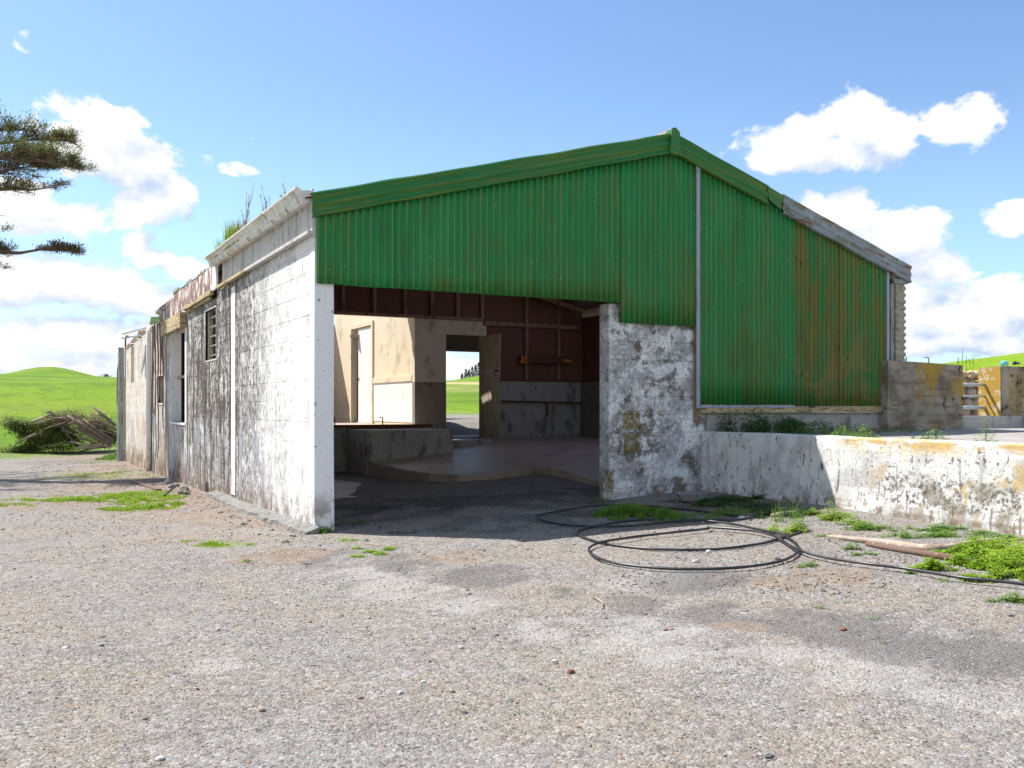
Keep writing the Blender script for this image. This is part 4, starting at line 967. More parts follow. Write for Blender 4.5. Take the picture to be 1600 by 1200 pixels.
part(MB().beam(atY(1554, 637, .25), atY(1559, 652, .22), .03, .04).build('stay', 'metal'), gt)
p = atY(1569, 571, .05)
tq = empty('turquoise_pot', p, 'small crumpled turquoise plastic pot on top of the right pillar', 'pot')
part(MB().tube([p, p+Vector((0, 0, .05)), p+Vector((.01, 0, .07))], [.06, .05, .012], 9).build('pot_body', 'turq'), tq); part(MB().tube([p+Vector((-.08, 0, .02)), p+Vector((.09, 0, .025))], .015, 6).build('pot_flap', 'turq'), tq)
p = atY(1588, 571, .05); o = MB().tube([p+Vector((-.07, 0, .02)), p+Vector((-.03, 0, .035)), p+Vector((.08, 0, .03))], [.015, .028, .012], 8).build('rubber_scrap', 'black'); tag(o, 'flattened black rubber scrap on top of the right pillar', 'scrap')
# stone retaining wall and grass bank behind the rails
YS = 2.6
sw_ = empty('stone_wall', (13, YS, .84), 'rubble stone retaining wall with orange lichen behind the pipe rails', 'wall')
zs = atY(1530, 583, YS).z
part(MB().box(8.2, 22, YS+.10, YS+.4, .5, zs-.05).build('wall_core', 'conc'), sw_)
stm = []
for q in range(6):
    bm = bmesh.new(); bmesh.ops.create_icosphere(bm, subdivisions=2, radius=1)
    for v in bm.verts:
        m_ = max(abs(v.co.x), abs(v.co.y), abs(v.co.z)); v.co = v.co*(.35+.65/m_*.8)*(1+.3*mn.noise(v.co*1.7+Vector((q*5, 0, 0))))
    me = bpy.data.meshes.new('stone'); bm.to_mesh(me); bm.free(); me.materials.append(M['stone']); stm.append(me)
z = .80
cnt = 0
while z < zs-.02:
    h = R.uniform(.13, .22); x = 9.0+R.random()*.1
    while x < 17:
        w_ = R.uniform(.13, .34)
        if cnt < 290:
            o = bpy.data.objects.new('stone', R.choice(stm)); COL.objects.link(o); o.location = (x+w_/2, YS+.08+R.uniform(-.03, .03), z+h/2); o.scale = (w_/2*.95, .12, h/2*.98); o.rotation_euler = (0, R.uniform(-.2, .2), 0); part(o, sw_); cnt += 1
        x += w_
    z += h*.95
bv = []; nb = 46
for i in range(nb+1):
    for j in range(nb+1):
        x = 8.2+60*(i/nb)**1.4; y = YS+.3+60*(j/nb)**1.5
        x = max(x, .62*(y-CY)+1.2)+.02*(i)*(x < .62*(y-CY)+1.2)
        d = (x-CX)*cw[0]+(y-CY)*cw[1]; kk = ((x-CX)*cr[0]+(y-CY)*cr[1])/d; ee = .0467+(kk-.467)*.136
        zz = CZ+min(d, 38)*(.0335+(max(ee, .034)-.0335)*sst(17.5, 36, d))-.02*max(d-38, 0)+.03*mn.noise(Vector((x*.8, y*.8, 0)))
        zq = zs-.02+.085*(d-17.5)*(.55+.45*sst(10, 22, x))*sst(14, 22, d+4) + .05*mn.noise(Vector((x*.6, y*.6, 0)))
        bv.append((x, y, zz))
bf = [(i*(nb+1)+j, (i+1)*(nb+1)+j, (i+1)*(nb+1)+j+1, i*(nb+1)+j+1) for i in range(nb) for j in range(nb)]
M['turf'] = weather('bank_turf', (.15, .24, .015), [((.22, .32, .03), (1.5, 1.5, 1.5), .45, .65, .7), ((.09, .17, .012), (6, 6, 6), .5, .66, .6), ((.34, .30, .12), (3, 3, 3), .6, .7, .6)], rough=.95, bump=.8, bscale=12, bdist=.04, spec=.05)
o = MB().add(bv, bf).build('grass_bank', 'turf', smooth=True); o['kind'] = 'structure'

# ------------------------------------------------------------------ plants
def blade(m_, p, h, w_, lean, a):
    d = Vector((math.cos(a), math.sin(a), 0)); s_ = Vector((-d.y, d.x, 0))*w_/2
    p = Vector(p); q = p+Vector((0, 0, h*.6))+d*lean*.35; t_ = p+Vector((0, 0, h*(1-.3*min(1, lean/h if h else 0))))+d*lean
    b = len(m_.v); m_.v += [tuple(p-s_), tuple(p+s_), tuple(q+s_*.8), tuple(q-s_*.8), tuple(t_)]; m_.f += [(b, b+1, b+2, b+3), (b+3, b+2, b+4)]
def leaf(m_, p, n_, l_, w_, droop=.2):
    n_ = Vector(n_).normalized(); s_ = n_.cross(Vector((0, 0, 1)));
    if s_.length < .01: s_ = Vector((1, 0, 0))
    s_.normalize(); p = Vector(p); m = p+n_*l_*.5; e = p+n_*l_-Vector((0, 0, droop*l_))
    b = len(m_.v); m_.v += [tuple(p), tuple(m+s_*w_/2), tuple(e), tuple(m-s_*w_/2)]; m_.f.append((b, b+1, b+2, b+3))
def grass_patch(cs, n, h, label, mat='g_lime', kind='stuff', name='grass', w_=.004, lw=.5, zf=None):
    m_ = MB()
    for i in range(n):
        px, py, rx_, ry_ = R.choice(cs); r_ = math.sqrt(R.random()); a = R.random()*6.283
        if isinstance(px, tuple): pass
        p = atG(px, py) if zf is None else None
        g_ = _c(px, py); x = g_[0]+rx_*r_*math.cos(a)*cr[0]+ry_*r_*math.sin(a)*cw[0]; y = g_[1]+rx_*r_*math.cos(a)*cr[1]+ry_*r_*math.sin(a)*cw[1]
        dn = mn.noise(Vector((x*6, y*6, 4)))
        if dn < -.12 or x > wx(y)-.01 and y < 0: continue
        hh = h*R.uniform(.4, 1.1)*(1+dn)*(1.15-r_*.8); blade(m_, (x, y, gz(x, y)-.004), hh, w_*R.uniform(.7, 1.5), hh*R.uniform(.1, 1.0)*lw*2, R.random()*6.283)
    o = m_.build(name, mat); return tag(o, label, 'grass', None, kind)
_cc = {}
def _c(px, py):
    if (px, py) not in _cc: _cc[(px, py)] = atG(px, py)
    return _cc[(px, py)]
def weed_patch(cs, n, h, ls, label, mat='g_mid', name='weeds', kind='stuff'):
    m_ = MB()
    for i in range(n):
        px, py, rx_, ry_ = R.choice(cs); r_ = math.sqrt(R.random()); a = R.random()*6.283
        g_ = _c(px, py); x = g_[0]+rx_*r_*math.cos(a)*cr[0]+ry_*r_*math.sin(a)*cw[0]; y = g_[1]+rx_*r_*math.cos(a)*cr[1]+ry_*r_*math.sin(a)*cw[1]
        dn = mn.noise(Vector((x*7, y*7, 14)))+.5*mn.noise(Vector((x*19, y*19, 4)))
        if dn < -.02 or (x > wx(y)-.01 and y < 0): continue
        zz = gz(x, y)+h*R.random()**1.6*max(.15, 1-r_*.8)*(.6+1.6*dn)
        for q in range(3):
            a2 = R.random()*6.283; leaf(m_, (x+R.uniform(-1, 1)*ls, y+R.uniform(-1, 1)*ls, zz), (math.cos(a2), math.sin(a2), R.uniform(-.1, .7)), ls*R.uniform(.6, 1.3), ls*R.uniform(.35, .65))
    o = m_.build(name, mat); return tag(o, label, 'weeds' if name != 'weed' else 'weed', None, kind)
grass_patch([(120,782,.7,.35),(160,780,.8,.5),(205,774,.6,.6),(232,782,.5,.6),(225,795,.5,.35),(190,796,.3,.2),(255,790,.25,.3)], 17000, .055, 'bright lime grass patch on the gravel left of the shed', w_=.011)
grass_patch([(60,782,.8,.3),(130,745,.9,1.2),(175,740,.7,1.0),(165,720,.8,1.2),(10,790,.5,.3)], 3500, .04, 'thin yellow green grass near the far end of the side wall', mat='g_lime', w_=.010)
grass_patch([(178,716,.35,.8)], 1800, .16, 'dark green grass tuft at the foot of the weathered post', mat='g_mid', w_=.014)
grass_patch([(330,850,.16,.18),(352,852,.2,.12),(378,852,.12,.10),(376,877,.08,.05),(300,846,.1,.1)], 4500, .028, 'small bright grass clump in front of the side wall', w_=.004)
grass_patch([(262,918,.10,.06),(312,921,.08,.05),(350,918,.1,.04)], 500, .012, 'flat dry yellow grass tufts on the gravel', mat='g_dry', w_=.003)
weed_patch([(543,844,.09,.08),(558,858,.07,.06),(575,863,.07,.05),(595,866,.06,.06),(560,870,.07,.05),(608,858,.05,.05)], 1300, .035, .013, 'small bright green weeds at the shadow edge near the left pilaster', mat='g_lime')
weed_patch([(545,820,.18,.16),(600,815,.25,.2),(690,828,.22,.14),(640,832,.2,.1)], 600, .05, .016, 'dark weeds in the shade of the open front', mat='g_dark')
o = weed_patch([(510,832,.06,.05)], 70, .11, .035, 'pale leafy weed growing at the foot of the left pilaster', mat='g_mid', name='weed', kind=None)
grass_patch([(985,800,.28,.22),(1010,806,.22,.2),(960,806,.2,.2)], 3600, .13, 'tall shaded grass clump in front of the front pier', mat='g_mid', w_=.006)
grass_patch([(1060,812,.3,.25),(1000,812,.3,.15),(1130,806,.4,.35),(1040,808,.2,.2)], 2800, .09, 'sparse shaded grass inside the hose coil', mat='g_mid', w_=.005)
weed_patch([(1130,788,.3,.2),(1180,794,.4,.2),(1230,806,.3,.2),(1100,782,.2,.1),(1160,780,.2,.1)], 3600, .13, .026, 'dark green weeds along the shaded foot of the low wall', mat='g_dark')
weed_patch([(932,785,.12,.1)], 160, .10, .02, 'dark leafy weed at the left foot of the front pier', mat='g_mid', name='weed', kind=None)
weed_patch([(1228,832,.14,.12),(1215,830,.08,.1),(1245,830,.08,.08)], 1300, .15, .025, 'bright lime bushy weed beside the hose end', mat='g_lime', name='weed', kind=None)
weed_patch([(1300,812,.10,.08),(1330,818,.16,.10),(1312,806,.08,.1),(1275,806,.1,.1)], 1100, .13, .024, 'light green weeds where the sun meets the low wall', mat='g_lime')
weed_patch([(1380,828,.25,.10),(1430,838,.25,.12),(1500,836,.25,.12),(1555,842,.2,.1),(1470,828,.2,.08),(1345,826,.15,.1)], 3200, .07, .021, 'scattered weeds between low wall and dead branch', mat='g_mid')
weed_patch([(1560,875,.30,.20),(1600,860,.35,.35),(1510,885,.26,.10),(1590,890,.25,.12),(1470,890,.20,.06),(1540,860,.2,.12),(1640,880,.4,.4),(1500,868,.2,.10),(1575,905,.25,.08)], 15000, .12, .024, 'dense lime clover patch at the right edge of the yard', mat='g_lime')
weed_patch([(1420,898,.09,.05),(1340,858,.10,.05),(1265,885,.13,.04),(1575,940,.10,.06),(1470,910,.05,.06),(1520,905,.08,.04),(1350,868,.08,.04),(1300,838,.1,.06)], 2000, .055, .018, 'small green weeds dotted along the black hose', mat='g_mid')
weed_patch([(1125,940,.08,.05),(1280,950,.03,.03),(1320,942,.05,.03),(1210,935,.04,.03),(1367,968,.04,.02),(1300,930,.06,.03)], 260, .018, .008, 'tiny green weeds on the gravel right of centre', mat='g_mid')
grass_patch([(1240,815,.12,.1),(1290,800,.14,.12),(1215,815,.05,.1)], 110, .22, 'thin tall weed stems near the low wall shadow', mat='g_mid', w_=.004, lw=.25)
# terrace weeds
def terrace_weeds(x0, x1, y0, y1, n, h, ls, label, mat, name='weeds', kind='stuff'):
    m_ = MB()
    for i in range(n):
        x = R.uniform(x0, x1); y = R.uniform(y0, y1); dn = mn.noise(Vector((x*4, y*4, 1)))
        if dn < -.2: continue
        for q in range(3):
            a2 = R.random()*6.283; leaf(m_, (x, y, .85+h*R.random()*(1+dn)), (math.cos(a2), math.sin(a2), R.uniform(-.1, .8)), ls*R.uniform(.6, 1.3), ls*R.uniform(.35, .6))
    return tag(m_.build(name, mat), label, 'weeds', None, kind)
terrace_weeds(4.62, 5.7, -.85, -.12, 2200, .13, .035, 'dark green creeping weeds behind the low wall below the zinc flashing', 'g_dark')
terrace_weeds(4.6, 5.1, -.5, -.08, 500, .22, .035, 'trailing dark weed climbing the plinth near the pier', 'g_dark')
terrace_weeds(4.75, 6.4, -1.6, -.3, 900, .07, .025, 'patchy green weeds in the middle of the terrace edge', 'g_mid')
def weed_at(px, py, r_, n, h, ls, label, mat, Y):
    if Y == 0:   # just behind the coping of the low wall
        Y = min((abs(atY(px, py, -q*.02).x-wx(-q*.02)-.27), -q*.02) for q in range(20, 250))[1]
    p = atY(px, py, Y); m_ = MB()
    for i in range(n):
        a = R.random()*6.283; q = math.sqrt(R.random())*r_; b = R.random()*6.283
        leaf(m_, (p.x+q*math.cos(a), Y+q*math.sin(a), .85+h*R.random()*(1.1-q/r_)), (math.cos(b), math.sin(b), R.uniform(0, .8)), ls*R.uniform(.6, 1.3), ls*.5)
    m_.tube([(p.x, Y, .84), (p.x+.01, Y, .85+h*.7)], .004, 4)
    return tag(m_.build('weed', mat), label, 'weed')
weed_at(1318, 676, .13, 420, .13, .03, 'bushy broad-leaved weed on the low wall left of the tall concrete wall', 'g_weed', 0)
weed_at(1350, 676, .13, 420, .14, .03, 'bushy broad-leaved weed nearest the orange lichen on the low wall', 'g_weed', 0)
weed_at(1440, 680, .09, 110, .09, .03, 'low green weed sprig in front of the tall concrete wall', 'g_weed', 0)
weed_at(1462, 680, .10, 170, .15, .035, 'upright green weed sprig in front of the tall concrete wall', 'g_weed', 0)
weed_at(1540, 688, .08, 120, .24, .03, 'thin tall green weed on the terrace before the rails', 'g_weed', 0)
m_ = MB()
for i in range(60):
    x = R.uniform(6.0, 7.2); y = R.uniform(-1.2, -.4); a = R.random()*6.28; m_.tube([(x, y, .86), (x+.09*math.cos(a), y+.09*math.sin(a), .86+.04*R.random()), (x+.2*math.cos(a), y+.2*math.sin(a), .86)], .003, 4)
tag(m_.build('dead_twigs', 'bark'), 'dead brown twigs littering the terrace before the tall wall', 'twigs', None, 'stuff')
# weeds in the gutter
def gutter_tuft(y, h, n, mat, label, lean=.5, w_=.006):
    m_ = MB()
    for i in range(n): 
        hh = h*R.uniform(.3, 1.0); blade(m_, (-.09+R.uniform(-.05, .05), y+R.gauss(0, .13), 3.06), hh, w_*R.uniform(.6, 1.3), hh*R.uniform(0, lean), R.random()*6.28)
    return tag(m_.build('gutter_grass', mat), label, 'grass')
gutter_tuft(3.85, .28, 160, 'g_lime', 'farthest green and straw grass tuft growing in the gutter')
gutter_tuft(3.2, .40, 380, 'g_lime', 'thick green grass tuft growing mid gutter')
gutter_tuft(2.75, .32, 200, 'g_dry', 'reddish dry grass tuft in the gutter beside the thick green one')
def stalks(y0, y1, n, h, label):
    m_ = MB()
    for i in range(n):
        y = R.uniform(y0, y1); p = Vector((-.09, y, 3.05)); hh = h*R.uniform(.5, 1); a = R.random()*6.28; l_ = hh*.15
        pts = [p+Vector((math.cos(a)*l_*k*k, math.sin(a)*l_*k*k, hh*k)) for k in (0, .35, .7, 1)]
        m_.tube(pts, [.0035, .003, .0025, .0015], 4)
        for q in range(7):
            k = R.uniform(.4, 1); b = R.random()*6.28; s_ = p+Vector((math.cos(a)*l_*k*k, math.sin(a)*l_*k*k, hh*k)); leaf(m_, s_, (math.cos(b), math.sin(b), 1.4), .05, .007, 0)
    return tag(m_.build('weed_stalks', 'g_straw'), label, 'weed')
stalks(2.2, 2.55, 8, .62, 'tallest wispy grey seed stalks rising from the gutter')
stalks(1.3, 1.6, 6, .38, 'shorter dry seed stalks nearer the gable end of the gutter')
stalks(.5, 1.1, 5, .26, 'few faint straw stalks close to the front end of the gutter')

# black hose
hp = [(1150,806),(1080,797),(1000,790),(930,790),(880,797),(845,804),(838,808),(862,817),(910,822),(980,822),(1040,816),(1090,813),(1140,818),(1180,826),(1215,833),(1236,843),(1248,856),(1240,868),(1210,879),(1150,887),(1070,889),(1000,885),(950,877),(925,866),(921,856),(940,847),(990,839),(1050,832),(1105,826),(1110,824)]
hp2 = [(1080,812),(1000,812),(950,818),(915,826),(902,832),(912,840),(950,850),(1010,857),(1070,859),(1130,857),(1190,849),(1230,838),(1252,830)]
hp3 = [(1140,827),(1175,829),(1210,838),(1245,858),(1290,871),(1350,880),(1420,889),(1500,902),(1560,908),(1620,915)]
def spl(ps, per=6):
    P0 = [Vector(p) for p in ps]; o_ = []
    for i in range(len(P0)-1):
        a, b, c_, d_ = P0[max(i-1, 0)], P0[i], P0[i+1], P0[min(i+2, len(P0)-1)]
        for k in range(per):
            t_ = k/per; o_.append(.5*((2*b)+(-a+c_)*t_+(2*a-5*b+4*c_-d_)*t_**2+(-a+3*b-3*c_+d_)*t_**3))
    o_.append(P0[-1]); return o_
hq = hp2[::-1]+[(1125,812),(1160,811),(1172,808)]+hp+hp3[1:]
pts = spl([atG(a, b, .014+.009*(k > 12)+.009*(k > 40)) for k, (a, b) in enumerate(hq)])
o = MB().tube(pts, [.0098+.0006*math.sin(i*.9) for i in range(len(pts))], 9).build('hose', 'black', smooth=True); tag(o, 'black polythene water hose looped in a loose coil before the low wall', 'hose')
# dead branches and planks
def logm(pts, rad, mat, name, label, cat='branch'):
    P_s = spl([atG(a, b, r_*.8) for (a, b), r_ in zip(pts, rad)], 5); rr = []
    for i in range(len(P_s)): f = i/(len(P_s)-1)*(len(rad)-1); j = min(int(f), len(rad)-2); rr.append((rad[j]*(1-f+j)+rad[j+1]*(f-j))*(1+.35*mn.noise(P_s[i]*9)))
    return tag(MB().tube(P_s, rr, 9).build(name, mat, smooth=True), label, cat)
logm([(1293,838),(1330,842),(1380,848),(1440,856),(1480,856),(1530,847),(1572,842)], [.010,.02,.03,.030,.028,.022,.012], 'deadwood', 'dead_branch', 'long bleached dead branch lying below the low wall')
logm([(1355,850),(1400,858),(1450,866),(1498,874)], [.018,.022,.024,.020], 'redwood', 'dead_branch', 'shorter red-barked dead branch under the bleached one')
logm([(1205,806),(1225,803),(1243,800)], [.015,.022,.014], 'deadwood', 'dead_branch', 'short stub of grey wood in the shade by the low wall')
logm([(928,804),(945,806),(955,807)], [.006,.006,.005], 'deadwood', 'stick', 'short pale stick on dark soil by the front pier', 'stick')
logm([(560,848),(590,852),(622,854)], [.003,.004,.003], 'deadwood', 'stick', 'thin pale straight stick near the left pilaster', 'stick')
a, b = atG(208, 751, .02), atG(248, 765, .02); tag(MB().beam(a, b, .09, .02).build('plank', 'redwood'), 'faded pink plank lying on soil beside the side wall', 'plank')
a, b = atG(256, 775, .02), atG(276, 758, .12); tag(MB().beam(a, b, .02, .02).build('metal_bar', 'black'), 'thin dark bar leaning on rubble at the side wall foot', 'bar')
for i, (px, py, s_) in enumerate([(263,756,.09),(268,762,.07),(275,760,.06),(288,768,.09),(292,773,.07),(284,772,.06)]):
    rock('rubble', atG(px, py), (s_*.8, s_*.75, s_*.6), 'rockg', ['angular grey rubble by the conduit foot','small rubble beside the conduit foot','grey rubble under the leaning bar','largest grey rubble before the dark hole','rubble right of the largest piece','small rubble left of the dark hole'][i], 'rubble', seed=40+i)
rock('hole_shade_plug', Vector((-.002, 5.35, gz(0, 5.35)+.0)), (.012, .13, .11), 'dark', 'x', 'hole', seed=60); o = bpy.data.objects['hole_shade_plug']; o.parent = shed; del o['label']; del o['category']  # near-black lump set in the wall foot, painted in for a shadowed hole
for i, (px, py, s_) in enumerate([(1003,822,.02),(1100,817,.02),(1160,812,.03)]): rock('stone', atG(px, py), (s_*1.4, s_, s_*.8), 'rockw', ['pale stone by the first hose strand','pale stone in the shaded hose loop','pale stone in front of the low wall foot'][i], seed=70+i)
# concrete lumps broken off the footing
for i in range(14):
    y = -.5+i*.3+R.random()*.2; x = -.22-R.random()*.18
    rock('footing_lump', Vector((x, y, gz(x, y)-.01)), (.02+.03*R.random(), .02+.03*R.random(), .012+.012*R.random()), 'rockg', 'grey lump of broken concrete beside the side wall footing', 'concrete', seed=100+i, group='concrete lumps along the footing')

# ------------------------------------------------------------------ post, rod and sheet at the far end of the side wall
p = atD(188, 722, 23.3); zg = gz(p.x, p.y); zt = atD(188, 543, 23.3).z
o = MB().tube([(p.x, p.y, zg-.1), (p.x+.01, p.y, 1.2), (p.x+.02, p.y, zt)], [.085, .08, .07], 10).build('timber_post', 'greypost'); tag(o, 'tall silvered round timber post at the far end of the side wall', 'post')
p = atD(196, 725, 22.9); o = MB().tube([(p.x, p.y, zg-.1), (p.x, p.y, atD(196, 530, 22.9).z), (p.x+.05, p.y, atD(196, 526, 22.9).z)], .02, 6).tube([(p.x+.0, p.y, atD(196, 526, 22.9).z), (p.x+.07, p.y, atD(196, 526, 22.9).z)], .035, 6).build('steel_rod', 'rust'); tag(o, 'thin rusty steel rod with small round head beside the timber post', 'rod')
pp = atD(181, 560, 24.2); 
o = MB().prism([(pp.x+.02, 1.2), (pp.x+.12, 1.1), (pp.x+.12, 2.40), (pp.x+.07, 2.36), (pp.x+.03, 2.1)], 'Y', pp.y, pp.y+.05).build('black_sheet', 'black'); tag(o, 'dark torn sheet edge showing behind the timber post', 'sheet')

# ------------------------------------------------------------------ brush pile
bp = empty('brush_pile', atG(95, 700), 'heap of cut conifer branches and logs on the far side of the yard', 'brush pile')
DB = 27.5
def q3(px, py, dd=0): return atD(px, py, DB+dd)
def leaves_cloud(pts, n, spread, ls, mat, name, parent, asp=.3, flat=1.0):
    m_ = MB()
    for i in range(n):
        a, b = R.choice(pts); t_ = R.random(); p = Vector(a).lerp(Vector(b), t_)
        p += Vector((R.gauss(0, spread), R.gauss(0, spread), R.gauss(0, spread*flat)))
        d = (Vector(b)-Vector(a)).normalized()+Vector((R.gauss(0, .6), R.gauss(0, .6), R.gauss(0, .4)))
        leaf(m_, p, d, ls*R.uniform(.6, 1.4), ls*asp, .15)
    o = m_.build(name, mat, stuff=True); part(o, parent); return o
leaves_cloud([(q3(5,658),q3(50,668)),(q3(20,664),q3(60,690)),(q3(40,668),q3(95,665)),(q3(0,708),q3(60,700)),(q3(30,700),q3(110,700)),(q3(60,690),q3(110,680)),(q3(80,650),q3(120,690,.4)),(q3(110,645,.5),q3(180,690,.4)),(q3(140,670,.4),q3(178,685,.4)),(q3(95,648,.5),q3(70,690))],
              16000, .12, .10, 'g_con', 'foliage', bp, flat=.8)
leaves_cloud([(q3(60,665,.2),q3(110,650,.2)),(q3(100,655),q3(160,690)),(q3(140,650,.3),q3(178,670,.3)),(q3(60,690),q3(150,700))], 8000, .14, .12, 'g_conb', 'dead_foliage', bp, asp=.1, flat=.9)
for i, (a, b, r_) in enumerate([((105,650),(175,693),.085),((118,668),(172,695),.07),((146,636),(180,665),.06),((72,645),(85,650),.05),((24,694),(55,678),.05),((50,658),(82,646),.05),((95,665),(108,685),.03),((118,700),(176,697),.06),((110,690),(160,696),.05),((60,662),(110,652),.05),((130,655),(178,688),.05),((86,655),(120,700),.03),((150,655),(182,672),.05),((40,690),(100,655),.04),((125,705),(170,690),.04),((143,645),(160,668),.05),((90,652),(150,660),.03),((70,670),(130,648),.03),((120,662),(178,678),.04),((100,672),(165,700),.04),((148,648),(176,660),.03),((60,698),(120,688),.03),((85,668),(140,652),.03)]):
    A, B = q3(*a, -.15-.25*R.random()), q3(*b, -.15-.25*R.random()); mid = A.lerp(B, .5)+Vector((0, 0, R.uniform(-.05, .08)))
    o = MB().tube([A, mid, B], [r_*.5, r_*.8, r_*.6], 7).build('branch', 'bark' if i not in (4, 5, 7, 8) else 'deadwood', smooth=True); part(o, bp)

# ------------------------------------------------------------------ cypress at the left, mostly out of the picture
TB = Vector((-6.6, 15.5, 0)); TB.z = gz(TB.x, TB.y)
cy = empty('cypress_tree', TB, 'flat-branched dark cypress whose layered branches reach in from the left', 'tree')
part(MB().tube([TB+Vector((0, 0, -.2)), TB+Vector((.1, .1, 2.5)), TB+Vector((-.1, .2, 5.5)), TB+Vector((.1, .1, 9)), TB+Vector((.1, .1, 11))], [.45, .36, .28, .15, .05], 12).build('trunk', 'bark', smooth=True), cy)
lv, lvb = MB(), MB()
def spray(p, e, brown, n):
    d0 = (e-p).normalized()
    for j in range(n):
        q = p.lerp(e, R.random()**.6)+Vector((R.gauss(0, .05), R.gauss(0, .05), R.gauss(.01, .03)))
        dd_ = d0*.9+Vector((R.gauss(0, .5), R.gauss(0, .5), R.gauss(.22, .35)))
        bb = R.random() < brown*(1.5 if q.z < p.z+.03 else .5)
        leaf(lvb if bb else lv, q, dd_, R.uniform(.04, .10), R.uniform(.010, .022), .1)
def bough(a, b, rad, plate, n, brown=.35, sag=.0, tipn=1.):
    a, b = Vector(a), Vector(b); L_ = (b-a).length; d = (b-a).normalized(); s_ = d.cross(Vector((0, 0, 1))).normalized(); sd = R.random()*50
    def at_(k): return a.lerp(b, k)+Vector((0, 0, sag*4*k*(1-k)+.13*mn.noise(Vector((sd, k*4, 0)))*min(1, 3*(1-k))))+s_*.25*mn.noise(Vector((k*3, sd, 0)))
    part(MB().tube([at_(k/8) for k in range(9)], [rad*(1-.92*k/8) for k in range(9)], 7).build('bough', 'bark', smooth=True), cy)
    tw = MB()
    for i in range(int(n/120)):
        k = R.random()**.8*.97+.02; p = at_(k)
        if mn.noise(Vector((k*6, sd, 3))) < -.08: continue
        w2 = plate*(1.02-k)**.6*R.uniform(.3, 1.35)+.08; sgn = R.choice((-1, 1))
        e = p+(s_*sgn*R.uniform(.2, .9)+d*R.uniform(.4, 1.2)+Vector((0, 0, R.uniform(-.22, .42))))*w2
        m_ = p.lerp(e, .5)+Vector((0, 0, .03)); tw.tube([p, m_, e], [.013*(1.1-k), .008, .003], 4)
        spray(m_, e, brown, 14)
        for j in range(4):
            f = R.uniform(.35, 1); p2 = p.lerp(e, f); e2 = p2+((e-p).normalized()*.6+s_*R.uniform(-.7, .7)+Vector((0, 0, R.uniform(-.05, .5))))*w2*.45
            tw.tube([p2, e2], [.005, .002], 3); spray(p2, e2, brown, 16)
    part(tw.build('twigs', 'bark', stuff=True), cy)
def tip(px, py, dst): return atD(px, py, dst)
DT = 17.5
bough(tip(-130, 250, DT), tip(122, 264, DT-.3), .10, 1.0, 22000, .4, .16)
bough(tip(-130, 280, DT+.1), tip(80, 262, DT+.1), .05, .8, 12000, .7, .02)
bough(tip(-130, 225, DT+.5), tip(30, 205, DT+.2), .05, .8, 9000, .3, .05)
bough(tip(-130, 235, DT+.3), tip(110, 222, DT+.4), .06, .75, 9000, .5, .10)
bough(tip(-90, 262, DT-.2), tip(98, 240, DT), .05, .4, 3500, .6, .06)
bough(tip(-90, 305, DT), tip(92, 292, DT), .06, .4, 5500, .25, .0)
bough(tip(-110, 395, DT-.2), tip(118, 392, DT-.2), .07, .32, 9000, .8, .02)
bough(tip(-130, 335, DT+.3), tip(12, 338, DT+.3), .04, .3, 1200, .4, .0)
bough(tip(-130, 362, DT+.3), tip(8, 362, DT+.3), .04, .3, 1000, .4, .0)
bough(tip(-110, 414, DT+.1), tip(10, 418, DT), .03, .2, 500, .4, .0)
for a_px, b_px in (((-330, 262), (-128, 252)), ((-330, 400), (-108, 395)), ((-330, 330), (-90, 308))):
    part(MB().tube([atD(*a_px, 19.5), atD(*b_px, DT)], [.16, .09], 8).build('bough', 'bark', smooth=True), cy)
for i in range(16):
    z = 2.6+i*.5; an = i*2.4+1; l_ = 3.6-.12*i
    e = TB+Vector((math.cos(an)*l_, math.sin(an)*l_, z+.3))
    if e.x > -4.6 and e.z < 9: e.x = -4.6-R.random()*.6
    bough(TB+Vector((0, 0, z)), e, .09, 1.5, 3000, .3, .2)
part(lv.build('foliage', 'g_con', stuff=True), cy); part(lvb.build('dead_foliage', 'g_conb', stuff=True), cy)

# ------------------------------------------------------------------ far trees
def far_tree(px, dist, hpx, wpx, base_py, kind, label, group=None, seed=0):
    p = atD(px, base_py, dist); zg = p.z; H = hpx*dist/FPX; Wd = wpx*dist/FPX; rr = random.Random(seed)
    t_ = empty('conifer_tree' if kind == 'c' else 'bushy_tree', (p.x, p.y, zg), label, 'tree', group)
    part(MB().tube([(p.x, p.y, zg-1.5), (p.x, p.y, zg+H*.75)], [H*.03, H*.01], 6).build('trunk', 'bark'), t_)
    m_ = MB()
    for i in range(420):
        if kind == 'c':
            k = rr.random()**.8; r_ = Wd*.5*(1-k)**.75*(.75+.5*mn.noise(Vector((seed, k*9, 0)))); a = rr.random()*6.28; q = Vector((p.x+r_*math.cos(a)*rr.random()**.4, p.y+r_*math.sin(a), zg+H*(.08+.92*k)))
        else:
            v = Vector((rr.gauss(0, 1), rr.gauss(0, 1), rr.gauss(0, 1))).normalized()*rr.random()**.35*(1+.45*mn.noise(Vector((seed, i % 7, 0)))); q = Vector((p.x+v.x*Wd*.5, p.y+v.y*Wd*.5, zg+H*.5+v.z*H*.5))
        s_ = Wd*.10*rr.uniform(.6, 1.6); leaf(m_, q, (rr.gauss(0, 1), rr.gauss(0, 1), rr.gauss(0, .5)), s_*1.6, s_, 0)
    part(m_.build('crown', 'g_far', stuff=True), t_)
far_tree(164, 420, 17, 24, 602, 'b', 'round dark bushy tree on the skyline left of the shed', seed=1)
far_tree(179, 420, 13, 16, 602, 'b', 'low dark shrub beside the round tree on the left skyline', seed=2)
far_tree(153, 420, 8, 7, 602, 'b', 'smallest skyline shrub left of the round tree', seed=3)
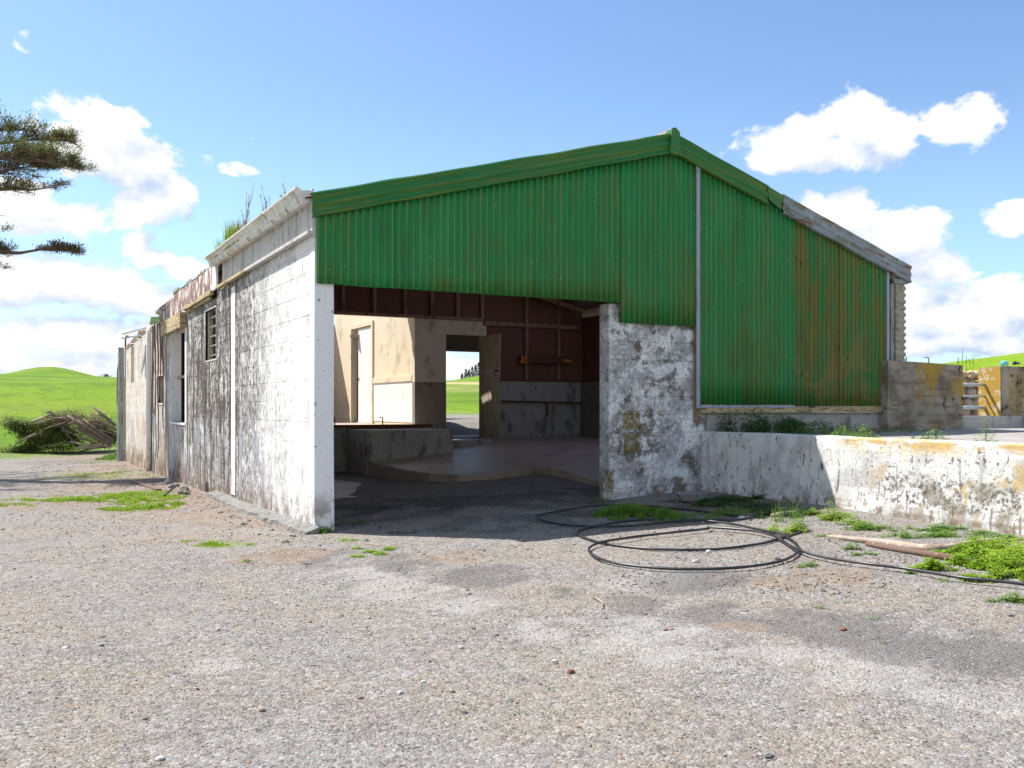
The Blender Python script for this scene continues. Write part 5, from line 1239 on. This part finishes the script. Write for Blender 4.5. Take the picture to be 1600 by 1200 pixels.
for i, (px, h, b) in enumerate([(722,14,601),(728,18,599),(733,17,598),(738,19,596),(743,20,594),(748,21,592),(753,22,590),(760,22,588),(768,23,586),(776,22,586)]):
    far_tree(px, 330, h*1.35, 14, b+3, 'c', 'blue green conifer in the skyline row seen through the doorway', 'conifers seen through the doorway', seed=10+i)
far_tree(709, 330, 6, 6, 606, 'c', 'leftmost lone small conifer seen through the doorway', seed=30)
far_tree(716, 330, 5, 4, 604, 'c', 'tiny second conifer between the lone one and the row', seed=31)
# straw bank weeds above the grass bank
m_ = MB()
for i in range(5):
    px = [1497, 1503, 1509, 1515, 1520][i]; p = atD(px, 566, 20+i*.3); h_ = [.10, .26, .12, .06, .09][i]
    m_.tube([p+Vector((0, 0, -.4)), p+Vector((.02, 0, h_))], .006, 4)
    for q in range(14): leaf(m_, p+Vector((R.uniform(-.03, .03), 0, h_*R.uniform(-.6, 1))), (R.uniform(-1, 1), R.uniform(-1, 1), 1.5), .06, .012)
tag(m_.build('weed_stalks', 'g_mid'), 'thin leafy stalks on the bank skyline above the tall concrete wall', 'weed')
m_ = MB()
for i in range(5000):
    x = 9+12*R.random(); y = YS+.35+1.6*R.random()**2; blade(m_, (x, y, zs-.03), R.uniform(.03, .16), .012, R.uniform(0, .08), R.random()*6.28)
tag(m_.build('bank_grass', 'g_lime'), 'fringe of lime grass along the top of the stone wall', 'grass', None, 'stuff')

# bark, twig and chip litter on the soil strips
m_ = MB()
for i in range(3800):
    if i % 3:
        x = -2.0*R.random()**1.3-.15; y = R.uniform(-.3, 17)
    else:
        q = atG(R.uniform(950, 1560), R.uniform(800, 930)); x, y = q.x, q.y
        if x > wx(y)-.05: continue
    if mn.noise(Vector((x*1.5, y*1.5, 21))) < -.1: continue
    l_ = R.uniform(.006, .022)*(1+y/9 if y > 0 else 1); a = R.random()*6.28; p = Vector((x, y, gz(x, y)+.004))
    d = Vector((math.cos(a), math.sin(a), R.uniform(-.1, .25)))*l_
    m_.beam(p-d/2, p+d/2, l_*R.uniform(.12, .45), .004)
tag(m_.build('litter', 'bark'), 'brown bark and twig litter strewn over the soil', 'litter', None, 'stuff')
m_ = MB()
for i in range(900):
    d = R.uniform(3.2, 15); k = R.uniform(-.55, .55); x = CX+(cw[0]+cr[0]*k)*d; y = CY+(cw[1]+cr[1]*k)*d
    if x > wx(y)-.1 or (x > -.1 and y > -.3) or mn.noise(Vector((x*.9, y*.9, 31))) < .12: continue
    for q in range(R.randint(3, 9)): blade(m_, (x+R.gauss(0, .012), y+R.gauss(0, .012), gz(x, y)), R.uniform(.006, .02), .003, R.uniform(0, .012), R.random()*6.28)
tag(m_.build('seedling_grass', 'g_mid'), 'tiny sparse grass seedlings dotted across the gravel', 'grass', None, 'stuff')

m_ = MB()
for i in range(700):
    y = R.uniform(4.5, 10.5)
    if mn.noise(Vector((y*1.7, 3, 3))) < .0: continue
    hh = R.uniform(.02, .13); blade(m_, (-.02+R.uniform(-.02, .04), y, 3.03 if y < 8.2 else 2.9), hh, .008, hh*.5, R.random()*6.28)
tag(m_.build('roof_grass', 'g_dry'), 'dry grass and moss along the old fascia past the gutter', 'grass', None, 'stuff')
